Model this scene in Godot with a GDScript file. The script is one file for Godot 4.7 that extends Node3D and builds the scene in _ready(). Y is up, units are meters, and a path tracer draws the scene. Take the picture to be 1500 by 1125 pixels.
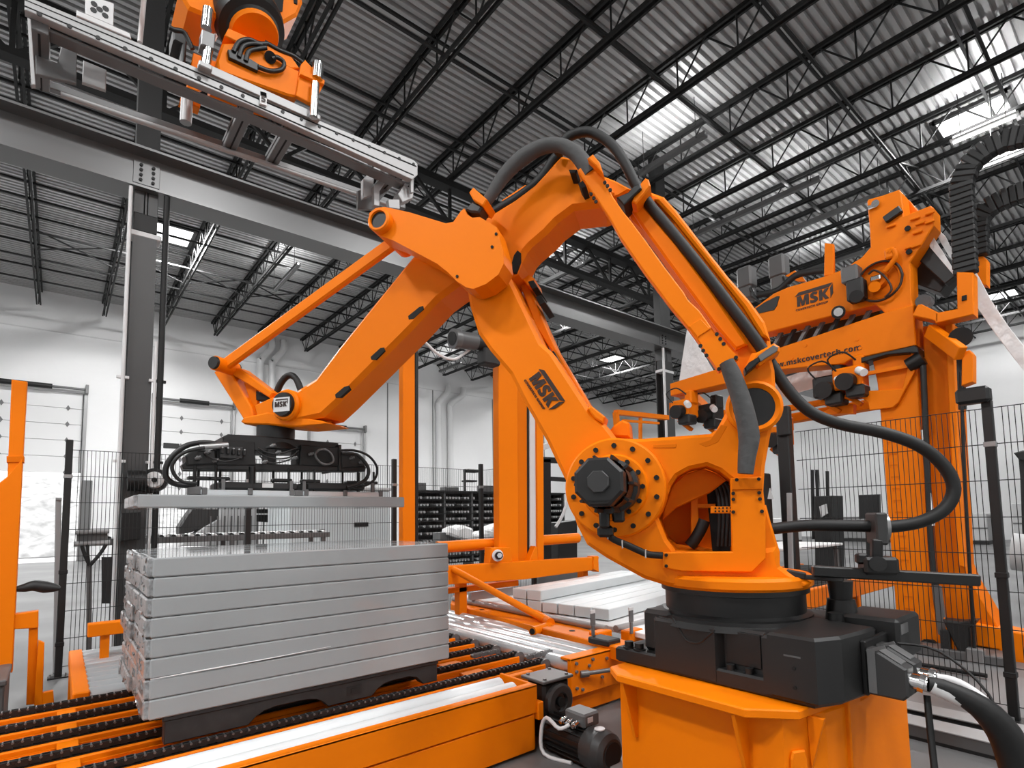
extends Node3D

# ---------- mesh builder ----------
class MB:
	var v := PackedVector3Array()
	var n := PackedVector3Array()
	func tri(a: Vector3, b: Vector3, c: Vector3) -> void:
		var m := (b - a).cross(c - a)
		if m.length_squared() < 1e-16:
			return
		m = m.normalized()
		v.append_array([a, c, b])
		n.append_array([m, m, m])
	func quad(a: Vector3, b: Vector3, c: Vector3, d: Vector3) -> void:
		tri(a, b, c)
		tri(a, c, d)
	func trin(a: Vector3, b: Vector3, c: Vector3, na: Vector3, nb: Vector3, nc: Vector3) -> void:
		v.append_array([a, c, b])
		n.append_array([na, nc, nb])
	# box with chamfered edges (e = 0: sharp)
	func box(c: Vector3, s: Vector3, e := 0.0, B := Basis()) -> MB:
		var h := s * 0.5
		e = minf(e, minf(h.x, minf(h.y, h.z)) * 0.45)
		for ax in 3:
			for sg in [-1.0, 1.0]:
				var u := (ax + 1) % 3
				var w := (ax + 2) % 3
				var q := []
				for k in [[-1, -1], [1, -1], [1, 1], [-1, 1]]:
					var p := Vector3()
					p[ax] = sg * h[ax]
					p[u] = k[0] * (h[u] - e)
					p[w] = k[1] * (h[w] - e)
					q.append(c + B * p)
				if sg < 0:
					q.reverse()
				quad(q[0], q[1], q[2], q[3])
		if e > 0.0:
			for ax in 3:
				var u := (ax + 1) % 3
				var w := (ax + 2) % 3
				for su in [-1.0, 1.0]:
					for sw in [-1.0, 1.0]:
						var q := []
						for k in [[-1, 0], [1, 0], [1, 1], [-1, 1]]:
							var p := Vector3()
							p[ax] = k[0] * (h[ax] - e)
							p[u] = su * (h[u] - (e if k[1] else 0.0))
							p[w] = sw * (h[w] - (0.0 if k[1] else e))
							q.append(c + B * p)
						if su * sw > 0:
							q.reverse()
						quad(q[0], q[1], q[2], q[3])
			for sx in [-1.0, 1.0]:
				for sy in [-1.0, 1.0]:
					for sz in [-1.0, 1.0]:
						var a := c + B * Vector3(sx * h.x, sy * (h.y - e), sz * (h.z - e))
						var b := c + B * Vector3(sx * (h.x - e), sy * h.y, sz * (h.z - e))
						var d := c + B * Vector3(sx * (h.x - e), sy * (h.y - e), sz * h.z)
						if sx * sy * sz > 0:
							tri(a, b, d)
						else:
							tri(a, d, b)
		return self
	func bx(x0: float, x1: float, y0: float, y1: float, z0: float, z1: float, e := 0.0) -> MB:
		return box(Vector3(x0 + x1, y0 + y1, z0 + z1) * 0.5, Vector3(absf(x1 - x0), absf(y1 - y0), absf(z1 - z0)), e)
	# square bar between two points
	func bar(a: Vector3, b: Vector3, w: float, h: float, e := 0.0, up := Vector3.UP) -> MB:
		var z := (b - a).normalized()
		if absf(z.dot(up)) > 0.98:
			up = Vector3.RIGHT
		var x := up.cross(z).normalized()
		return box((a + b) * 0.5, Vector3(w, h, a.distance_to(b)), e, Basis(x, z.cross(x), z))
	func cyl(a: Vector3, b: Vector3, r: float, r2 := -1.0, seg := 16, caps := true) -> MB:
		if r2 < 0:
			r2 = r
		var z := (b - a).normalized()
		var x := z.cross(Vector3.UP if absf(z.y) < 0.9 else Vector3.RIGHT).normalized()
		var y := z.cross(x)
		var sl := (r - r2) / maxf(a.distance_to(b), 1e-6)
		for i in seg:
			var d0 := x * cos(TAU * i / seg) + y * sin(TAU * i / seg)
			var d1 := x * cos(TAU * (i + 1) / seg) + y * sin(TAU * (i + 1) / seg)
			var n0 := (d0 + z * sl).normalized()
			var n1 := (d1 + z * sl).normalized()
			trin(a + d0 * r, a + d1 * r, b + d1 * r2, n0, n1, n1)
			trin(a + d0 * r, b + d1 * r2, b + d0 * r2, n0, n1, n0)
			if caps:
				tri(a, a + d1 * r, a + d0 * r)
				tri(b, b + d0 * r2, b + d1 * r2)
		return self
	# profile of Vector2(radius, height along axis)
	func lathe(o: Vector3, axis: Vector3, prof: Array, seg := 32) -> MB:
		for i in prof.size() - 1:
			if absf(prof[i].x - prof[i + 1].x) + absf(prof[i].y - prof[i + 1].y) > 1e-5:
				cyl_ring(o, axis, prof[i], prof[i + 1], seg)
		return self
	func cyl_ring(o: Vector3, axis: Vector3, p: Vector2, q: Vector2, seg: int) -> void:
		var z := axis.normalized()
		var x := z.cross(Vector3.UP if absf(z.y) < 0.9 else Vector3.RIGHT).normalized()
		var y := z.cross(x)
		var t := (q - p).normalized()
		for i in seg:
			var d0 := x * cos(TAU * i / seg) + y * sin(TAU * i / seg)
			var d1 := x * cos(TAU * (i + 1) / seg) + y * sin(TAU * (i + 1) / seg)
			var n0 := (d0 * t.y - z * t.x).normalized()
			var n1 := (d1 * t.y - z * t.x).normalized()
			trin(o + z * p.y + d0 * p.x, o + z * p.y + d1 * p.x, o + z * q.y + d1 * q.x, n0, n1, n1)
			trin(o + z * p.y + d0 * p.x, o + z * q.y + d1 * q.x, o + z * q.y + d0 * q.x, n0, n1, n0)
	# smooth tube through points; r a number or an array of radii per point
	func tube(pts: Array, r, seg := 8, step := 4) -> MB:
		var c := []
		var rr := []
		for i in pts.size() - 1:
			var p0: Vector3 = pts[maxi(i - 1, 0)]
			var p3: Vector3 = pts[mini(i + 2, pts.size() - 1)]
			for k in step:
				var t := float(k) / step
				c.append((pts[i] as Vector3).cubic_interpolate(pts[i + 1], p0, p3, t))
				rr.append(r if not r is Array else lerpf(r[i], r[i + 1], t))
		c.append(pts[-1])
		rr.append(r if not r is Array else r[-1])
		var x := Vector3.ZERO
		var last := []
		for i in c.size():
			var z: Vector3 = (c[mini(i + 1, c.size() - 1)] - c[maxi(i - 1, 0)]).normalized()
			if i == 0:
				x = z.cross(Vector3.UP if absf(z.y) < 0.9 else Vector3.RIGHT).normalized()
			else:
				x = (x - z * x.dot(z)).normalized()
			var y := z.cross(x)
			var ring := []
			for k in seg:
				var d := x * cos(TAU * k / seg) + y * sin(TAU * k / seg)
				ring.append([c[i] + d * rr[i], d])
			if i > 0:
				for k in seg:
					var a = last[k]
					var b = last[(k + 1) % seg]
					var e = ring[(k + 1) % seg]
					var g = ring[k]
					trin(a[0], b[0], e[0], a[1], b[1], e[1])
					trin(a[0], e[0], g[0], a[1], e[1], g[1])
			if i == 0 or i == c.size() - 1:
				for k in seg:
					if i == 0:
						tri(c[i], ring[(k + 1) % seg][0], ring[k][0])
					else:
						tri(c[i], ring[k][0], ring[(k + 1) % seg][0])
			last = ring
		return self
	# extruded outline with chamfered rims; B carries outline x, y and depth to space
	func ext(flat: Array, c0: float, c1: float, e := 0.006, B := Basis()) -> MB:
		var p := PackedVector2Array()
		for i in range(0, flat.size(), 2):
			p.append(Vector2(flat[i], flat[i + 1]))
		var area := 0.0
		for i in p.size():
			area += p[i].cross(p[(i + 1) % p.size()])
		if area < 0:
			p.reverse()
		var q := PackedVector2Array()
		for i in p.size():
			var d0 := (p[i] - p[i - 1]).normalized()
			var d1 := (p[(i + 1) % p.size()] - p[i]).normalized()
			var n0 := Vector2(-d0.y, d0.x)
			var n1 := Vector2(-d1.y, d1.x)
			var m := (n0 + n1)
			var k := maxf(1.0 + n0.dot(n1), 0.35)
			q.append(p[i] + m / k * e)
		var idx := Geometry2D.triangulate_polygon(q)
		if idx.is_empty():
			q = p.duplicate()
			idx = Geometry2D.triangulate_polygon(q)
			if idx.is_empty():
				print("bad outline ", flat)
		for i in range(0, idx.size(), 3):
			var a := q[idx[i]]
			var b := q[idx[i + 1]]
			var c := q[idx[i + 2]]
			if (b - a).cross(c - a) < 0:
				var s := b
				b = c
				c = s
			tri(B * Vector3(a.x, a.y, c1), B * Vector3(b.x, b.y, c1), B * Vector3(c.x, c.y, c1))
			tri(B * Vector3(a.x, a.y, c0), B * Vector3(c.x, c.y, c0), B * Vector3(b.x, b.y, c0))
		for i in p.size():
			var j := (i + 1) % p.size()
			quad(B * Vector3(p[i].x, p[i].y, c0 + e), B * Vector3(p[j].x, p[j].y, c0 + e), B * Vector3(p[j].x, p[j].y, c1 - e), B * Vector3(p[i].x, p[i].y, c1 - e))
			quad(B * Vector3(p[i].x, p[i].y, c1 - e), B * Vector3(p[j].x, p[j].y, c1 - e), B * Vector3(q[j].x, q[j].y, c1), B * Vector3(q[i].x, q[i].y, c1))
			quad(B * Vector3(q[i].x, q[i].y, c0), B * Vector3(q[j].x, q[j].y, c0), B * Vector3(p[j].x, p[j].y, c0 + e), B * Vector3(p[i].x, p[i].y, c0 + e))
		return self
	func extx(flat: Array, x0: float, x1: float, e := 0.006) -> MB:   # outline in (z, y)
		return ext(flat, -x1, -x0, e, Basis(Vector3(0, 0, 1), Vector3(0, 1, 0), Vector3(-1, 0, 0)))
	func exty(flat: Array, y0: float, y1: float, e := 0.006) -> MB:   # outline in (x, z)
		return ext(flat, -y1, -y0, e, Basis(Vector3(1, 0, 0), Vector3(0, 0, 1), Vector3(0, -1, 0)))
	func moved(d: Vector3) -> MB:
		for i in v.size():
			v[i] += d
		return self
	func mesh() -> ArrayMesh:
		var a := []
		a.resize(Mesh.ARRAY_MAX)
		a[Mesh.ARRAY_VERTEX] = v
		a[Mesh.ARRAY_NORMAL] = n
		var m := ArrayMesh.new()
		m.add_surface_from_arrays(Mesh.PRIMITIVE_TRIANGLES, a)
		return m

# ---------- naming, tagging ----------
var taken := {}
func numbered(parent: Node, called: String) -> String:
	var key := str(parent.get_instance_id()) + called
	var k: int = taken.get(key, 0)
	taken[key] = k + 1
	return called if k == 0 else "%s_%03d" % [called, k]

func tag(o: Node, label: String, category: String, group := "") -> Node:
	o.set_meta("label", label)
	o.set_meta("category", category)
	if group:
		o.set_meta("group", group)
	return o

func thing(called: String, label: String, category: String, at := Vector3.ZERO, group := "") -> Node3D:
	var o := Node3D.new()
	o.name = numbered(self, called)
	add_child(o, true)
	o.position = at
	tag(o, label, category, group)
	return o

# one named mesh; its vertices are given in world space unless the root is turned (own = true)
func part(called: String, mb: MB, m: Material, parent: Node = self, own := false) -> MeshInstance3D:
	var o := MeshInstance3D.new()
	o.name = numbered(parent, called)
	o.mesh = mb.mesh()
	o.material_override = m
	parent.add_child(o, true)
	if not own and parent != self and parent is Node3D:
		o.transform = (parent as Node3D).global_transform.affine_inverse()
	return o

func single(called: String, mb: MB, m: Material, label: String, category: String, group := "") -> MeshInstance3D:
	var o := part(called, mb, m)
	tag(o, label, category, group)
	return o

func struct(called: String, mb: MB, m: Material, parent: Node = self) -> MeshInstance3D:
	var o := part(called, mb, m, parent)
	if parent == self:
		o.set_meta("kind", "structure")
	return o

func dup(o: Node3D, shift: Vector3, label: String, group := "") -> Node3D:
	var c: Node3D = o.duplicate()
	var nm := String(o.name)
	c.name = numbered(self, nm)
	add_child(c, true)
	c.position = o.position + shift
	c.set_meta("label", label)
	if group:
		c.set_meta("group", group)
	return c

# ---------- lettering ----------
func letters(called: String, text: String, size: float, xf: Transform3D, m: Material, parent: Node, wide := 1.0, weight := 700, own := false, fat := 0.0) -> void:
	var t := TextMesh.new()
	var f := SystemFont.new()
	f.font_names = PackedStringArray(["Droid Sans"])
	f.font_weight = weight
	var fv := FontVariation.new()
	fv.base_font = f
	fv.variation_embolden = fat
	t.font = fv
	t.text = text
	t.font_size = 64
	t.pixel_size = size / 46.0
	t.depth = 0.004
	t.curve_step = 2.0
	var o := MeshInstance3D.new()
	o.name = numbered(parent, called)
	o.mesh = t
	o.material_override = m
	parent.add_child(o, true)
	var w := xf.scaled_local(Vector3(wide, 1, 1))
	o.transform = w if own else (parent as Node3D).global_transform.affine_inverse() * w

# ---------- materials ----------
func mat(c: Color, rough := 0.5, metal := 0.0) -> StandardMaterial3D:
	var m := StandardMaterial3D.new()
	m.albedo_color = c
	m.roughness = rough
	m.metallic = metal
	return m

func grey(g: float, rough := 0.5, metal := 0.0) -> StandardMaterial3D:
	return mat(Color(g, g, g), rough, metal)

func noise_tex(seed_: int, freq: float, lo: float, hi: float, normal := false, bump := 4.0, oct := 4) -> NoiseTexture2D:
	var f := FastNoiseLite.new()
	f.seed = seed_
	f.frequency = freq
	f.fractal_octaves = oct
	f.noise_type = FastNoiseLite.TYPE_SIMPLEX_SMOOTH
	var t := NoiseTexture2D.new()
	t.width = 512
	t.height = 512
	t.seamless = true
	t.noise = f
	if normal:
		t.as_normal_map = true
		t.bump_strength = bump
	else:
		var g := Gradient.new()
		g.set_color(0, Color(lo, lo, lo))
		g.set_color(1, Color(hi, hi, hi))
		t.color_ramp = g
	return t

func triplanar(m: StandardMaterial3D, scale: Vector3) -> StandardMaterial3D:
	m.uv1_triplanar = true
	m.uv1_world_triplanar = true
	m.uv1_scale = scale
	return m

var M := {}

func _ready() -> void:
	# ---------- camera, sky, exposure ----------
	var cam := Camera3D.new()
	cam.name = "camera"
	cam.near = 0.05
	cam.far = 200.0
	cam.projection = Camera3D.PROJECTION_FRUSTUM
	cam.keep_aspect = Camera3D.KEEP_HEIGHT
	cam.size = 0.05 * 1125.0 / 805.233
	cam.frustum_offset = Vector2(0, 0.05 * 127.407 / 805.233)
	cam.transform = Transform3D(Basis(Vector3(0.772176, -0.016000, 0.635208), Vector3(-0.039737, 0.996510, 0.073407), Vector3(-0.634165, -0.081925, 0.768845)), Vector3(0, 1.5, 0))
	add_child(cam)
	cam.current = true
	var we := WorldEnvironment.new()
	we.name = "world_environment"
	var env := Environment.new()
	env.background_mode = Environment.BG_SKY
	var sky := Sky.new()
	var sm := ProceduralSkyMaterial.new()
	sm.sky_top_color = Color(0.86, 0.86, 0.86)
	sm.sky_horizon_color = Color(0.95, 0.95, 0.95)
	sm.ground_bottom_color = Color(0.7, 0.7, 0.7)
	sm.ground_horizon_color = Color(0.9, 0.9, 0.9)
	sky.sky_material = sm
	env.sky = sky
	env.background_energy_multiplier = 1.3
	env.tonemap_mode = Environment.TONE_MAPPER_LINEAR
	env.tonemap_exposure = 2.55
	env.sdfgi_enabled = true
	env.ssao_enabled = true
	env.ssil_enabled = true
	we.environment = env
	add_child(we)
	# large lights: the daylight panels of the roof (x, z); the panels themselves are built with the roof
	for p in PANELS:
		var a := AreaLight3D.new()
		a.name = numbered(self, "skylight_glow")
		a.area_size = Vector2(1.0, 1.2)
		a.light_energy = p[2]
		a.set("area_range", 60.0)
		a.shadow_enabled = true
		a.transform = Transform3D(Basis(Vector3.RIGHT, -PI / 2), Vector3(p[0], 10.6, p[1]))
		add_child(a)
	make_materials()
	build_hall()
	build_roof()
	build_conveyors()
	build_stack()
	build_robot()
	build_gripper()
	build_overhead()
	build_hood()
	build_fence()
	build_background()

# daylight panels: x, z, strength
const PANELS := [
	[16.3, -2.43, 30.0], [2.45, -19.9, 60.0],
	[-3.6, 1.6, 20.0], [2.5, 2.6, 16.0], [8.6, 2.6, 20.0], [4.5, 6.0, 20.0], [-6.0, -3.0, 30.0], [-6.0, -12.0, 60.0],
	[8.75, -14.6, 56.0], [16.8, -16.6, 50.0], [24.9, -8.5, 28.0], [24.9, -20.7, 40.0], [31.0, -4.4, 16.0]]

func make_materials() -> void:
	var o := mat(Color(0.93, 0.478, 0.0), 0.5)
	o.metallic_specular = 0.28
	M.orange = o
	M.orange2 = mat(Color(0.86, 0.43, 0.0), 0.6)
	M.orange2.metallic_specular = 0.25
	M.black = grey(0.045, 0.45)
	M.rubber = grey(0.034, 0.6)
	M.dark = grey(0.11, 0.55)
	M.hole = grey(0.03, 0.8)
	M.casting = grey(0.085, 0.5)
	M.motor = grey(0.19, 0.45)
	M.motor_light = grey(0.34, 0.45)
	M.steel = grey(0.42, 0.4, 0.3)
	M.alu = grey(0.64, 0.5, 0.4)
	M.alu_dark = grey(0.42, 0.4, 0.4)
	M.zinc = grey(0.62, 0.35, 0.7)
	M.chrome = grey(0.85, 0.15, 1.0)
	M.white = grey(0.9, 0.5)
	M.label = grey(0.82, 0.4)
	M.pipe_white = grey(0.86, 0.4)
	M.joist = grey(0.07, 0.7)
	M.girder = grey(0.46, 0.33, 0.65)
	M.column = grey(0.27, 0.42, 0.1)
	M.mesh = grey(0.07, 0.5)
	M.post = grey(0.075, 0.45)
	M.logo = mat(Color(0.16, 0.07, 0.02), 0.5)
	var fab := grey(0.27, 0.75)
	fab.normal_enabled = true
	fab.normal_texture = noise_tex(11, 0.012, 0, 1, true, 6.0)
	fab.normal_scale = 0.8
	M.sleeve = triplanar(fab, Vector3(2.2, 2.2, 2.2))
	var fl := grey(0.47, 0.42)
	fl.albedo_texture = noise_tex(3, 0.006, 0.72, 1.0)
	M.floor = triplanar(fl, Vector3(0.12, 0.12, 0.12))
	var wl := grey(0.95, 0.85)
	wl.albedo_texture = noise_tex(4, 0.004, 0.93, 1.0)
	M.wall = triplanar(wl, Vector3(0.05, 0.05, 0.05))
	M.wall_dark = grey(0.86, 0.85)
	var dk := grey(0.72, 0.42, 0.2)
	dk.roughness_texture = noise_tex(5, 0.01, 0.75, 1.0)
	M.deck = triplanar(dk, Vector3(0.3, 0.3, 0.3))
	M.door = grey(0.88, 0.6)
	M.seam = grey(0.45, 0.7)
	var bxm := mat(Color(0.585, 0.60, 0.605), 0.45)
	bxm.clearcoat_enabled = true
	bxm.clearcoat = 0.9
	bxm.clearcoat_roughness = 0.05
	bxm.normal_enabled = true
	bxm.normal_texture = noise_tex(21, 0.01, 0, 1, true, 3.0)
	bxm.normal_scale = 0.06
	M.wrap = triplanar(bxm, Vector3(0.9, 0.9, 0.9))
	var end := mat(Color(0.65, 0.66, 0.665), 0.35)
	end.clearcoat_enabled = true
	end.clearcoat = 0.6
	end.clearcoat_roughness = 0.1
	end.albedo_texture = noise_tex(23, 0.03, 0.62, 1.0)
	end.normal_enabled = true
	end.normal_texture = noise_tex(22, 0.02, 0, 1, true, 9.0)
	end.normal_scale = 0.7
	M.wrap_end = triplanar(end, Vector3(2.0, 1.4, 2.0))
	var pw := mat(Color(0.80, 0.82, 0.825), 0.35)
	pw.normal_enabled = true
	pw.normal_texture = noise_tex(25, 0.008, 0, 1, true, 3.0)
	pw.normal_scale = 0.2
	M.wrap_pale = triplanar(pw, Vector3(0.8, 0.8, 0.8))
	var pl := grey(0.17, 0.55)
	pl.albedo_texture = noise_tex(26, 0.012, 0.55, 1.0)
	M.pallet = triplanar(pl, Vector3(1.2, 1.2, 1.2))
	var sn := grey(0.95, 0.9)
	sn.albedo_texture = noise_tex(31, 0.02, 0.55, 1.0)
	M.snow_bank = triplanar(sn, Vector3(0.13, 0.2, 0.13))
	M.snow = grey(0.95, 0.9)
	var film := grey(0.93, 0.25)
	film.backlight_enabled = true
	film.backlight = Color(0.7, 0.7, 0.7)
	film.normal_enabled = true
	film.normal_texture = noise_tex(33, 0.012, 0, 1, true, 5.0)
	M.film = triplanar(film, Vector3(0.8, 0.5, 0.8))
	var roll := mat(Color(0.80, 0.82, 0.83), 0.3, 0.5)
	M.roller_white = mat(Color(0.74, 0.76, 0.765), 0.5)
	M.roller = roll
	var sl := grey(1.0, 0.6)
	sl.emission_enabled = true
	sl.emission = Color(1, 1, 1)
	sl.emission_energy_multiplier = 1.1
	M.skylight = sl
	var tubelamp := grey(1.0, 0.6)
	tubelamp.emission_enabled = true
	tubelamp.emission = Color(1, 1, 1)
	tubelamp.emission_energy_multiplier = 1.0
	M.lamp = tubelamp
	M.tube_white = mat(Color(0.86, 0.875, 0.88), 0.4)
	M.goods = grey(0.5, 0.7)
	M.goods_pale = grey(0.75, 0.7)

# ---------- the hall ----------
func build_hall() -> void:
	struct("floor", MB.new().bx(-12, 35.3, -0.3, 0, -28.4, 9.3), M.floor)
	# back wall with three dock openings (x0, x1, top)
	var doors := [[-3.1, 0.62, 6.75, 3.5], [3.05, 6.1, 6.72, 2.35], [9.75, 12.6, 6.2, 0.02], [-9.0, -5.4, 6.75, 0.02]]
	var wb := MB.new()
	var x := -12.3
	var order := [3, 0, 1, 2]
	for i in order:
		var d = doors[i]
		wb.bx(x, d[0], 0, 11.2, -28.4, -28)
		wb.bx(d[0], d[1], d[2], 11.2, -28.4, -28)
		x = d[1]
	wb.bx(x, 35.3, 0, 11.2, -28.4, -28)
	struct("wall_back", wb, M.wall)
	var band := MB.new()
	for sxx in [ [-12.0, 35.0] ]:
		band.bx(sxx[0], sxx[1], 9.1, 9.14, -28, -27.97)
	struct("trim_1", band, M.wall_dark)
	# vertical joints of the wall panels
	for jx in [14.05, 17.0, 21.5, 26.0, 30.5]:
		struct("trim_2" if jx < 15 else "trim_3", MB.new().bx(jx, jx + 0.06, 0, 9.1, -28, -27.985), M.seam)
	struct("wall_right", MB.new().bx(35, 35.3, 0, 11.2, -28.4, 9.3), M.wall)
	struct("wall_left", MB.new().bx(-12.3, -12, 0, 11.2, -28.4, 9.3), M.wall)
	struct("wall_front", MB.new().bx(-12.3, 35.3, 0, 11.2, 9, 9.3), M.wall)
	var k := 1
	for i in order:
		var d = doors[i]
		var root := Node3D.new()
		root.name = "door_%d" % k
		root.set_meta("kind", "structure")
		add_child(root, true)
		root.position = Vector3((d[0] + d[1]) * 0.5, 0, -28.1)
		# sectional leaf: panels one above the other, from the sill (or the raised edge) up
		var y: float = d[3]
		var ph: float = (d[2] - y) / maxf(1.0, roundf((d[2] - y) / 0.66))
		while y < d[2] - 0.05:
			struct("door_panel", MB.new().bx(d[0] + 0.02, d[1] - 0.02, y + 0.006, y + ph - 0.006, -28.22, -28.12, 0.01), M.door, root)
			for hx in [0.34, 0.87]:
				struct("hinge", MB.new().ext([0, -0.12, 0.07, 0, 0, 0.12, -0.07, 0], 0, 0.03, 0.004, Basis()).moved(Vector3(lerpf(d[0], d[1], hx), y + 0.01, -28.12)), M.seam, root)
			y += ph
		struct("door_core", MB.new().bx(d[0], d[1], d[3] + 0.01, d[2], -28.26, -28.21), M.seam, root)
		for sx2 in [d[0] - 0.06, d[1] + 0.06]:
			struct("track", MB.new().bx(sx2 - 0.06, sx2 + 0.06, 0.0, d[2] + 0.1, -28.0, -27.86, 0.01), M.zinc, root)
		struct("spring_shaft", MB.new().cyl(Vector3(d[0] - 0.1, d[2] + 0.12, -27.8), Vector3(d[1] + 0.1, d[2] + 0.12, -27.8), 0.05), M.alu_dark, root)
		struct("torsion_spring", MB.new().cyl(Vector3(d[0] + 0.9, d[2] + 0.12, -27.8), Vector3(d[1] - 1.0, d[2] + 0.12, -27.8), 0.10), M.casting, root)
		for sx2 in [d[0] - 0.08, d[1] + 0.08]:
			struct("shaft_bracket", MB.new().bx(sx2 - 0.05, sx2 + 0.05, d[2] - 0.05, d[2] + 0.32, -28.0, -27.72, 0.01), M.steel, root)
		if k == 3:
			struct("door_window", MB.new().bx(d[0] + 0.38, d[0] + 0.98, 4.72, 4.95, -28.13, -28.09, 0.01), M.dark, root)
		k += 1
	# dock seals beside the openings: short dark guard rails
	for gx in [0.85, 2.75]:
		struct("trim_4" if gx < 1 else "trim_5", MB.new().bx(gx - 0.16, gx + 0.16, 0, 3.2, -27.98, -27.7, 0.02), M.steel)
	# snow outside
	struct("terrain_snow_yard", MB.new().bx(-40, 60, -0.4, -0.05, -75, -28.45), M.snow)
	var bank := MB.new()
	var rng := RandomNumberGenerator.new()
	rng.seed = 4
	var nx := 40
	var hh := []
	for i in nx + 1:
		var row := []
		for j in 9:
			row.append(0.0 if j == 0 else lerpf(0.0, 4.4, j / 8.0) + rng.randf_range(-0.25, 0.25))
		hh.append(row)
	for i in nx:
		for j in 8:
			var a := Vector3(-18 + i * 1.1, hh[i][j], -33 - j * 1.4)
			var b := Vector3(-18 + (i + 1) * 1.1, hh[i + 1][j], -33 - j * 1.4)
			var c := Vector3(-18 + (i + 1) * 1.1, hh[i + 1][j + 1], -33 - (j + 1) * 1.4)
			var e := Vector3(-18 + i * 1.1, hh[i][j + 1], -33 - (j + 1) * 1.4)
			bank.quad(a, b, c, e)
	struct("terrain_snow_bank", bank, M.snow_bank)

# ---------- roof: deck, joists, girder truss, bridging, panels, lamps ----------
func joist(x: float, label: String) -> void:
	var t := thing("roof_joist", label, "roof truss", Vector3(x, 9.9, -28), "open web roof joists")
	t.set_meta("kind", "structure")
	var top := MB.new()
	var bot := MB.new()
	for s in [-0.055, 0.055]:
		top.bx(x + s - 0.025, x + s + 0.025, 10.60, 10.69, -27.95, 8.9)
		bot.bx(x + s - 0.022, x + s + 0.022, 9.87, 9.95, -27.3, 8.9)
	part("top_chord", top, M.joist, t)
	part("bottom_chord", bot, M.joist, t)
	var z := -27.3
	var i := 0
	while z < 8.5:
		for w in [[Vector3(x, 10.64, z - 0.63), Vector3(x, 9.91, z)], [Vector3(x, 9.91, z), Vector3(x, 10.64, z + 0.63)], [Vector3(x, 9.91, z), Vector3(x, 10.64, z)]]:
			if (w[0] as Vector3).z > -28.0:
				part("web_rod", MB.new().cyl(w[0], w[1], 0.019, -1, 5, false), M.joist, t)
		z += 1.265
		i += 1

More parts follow.
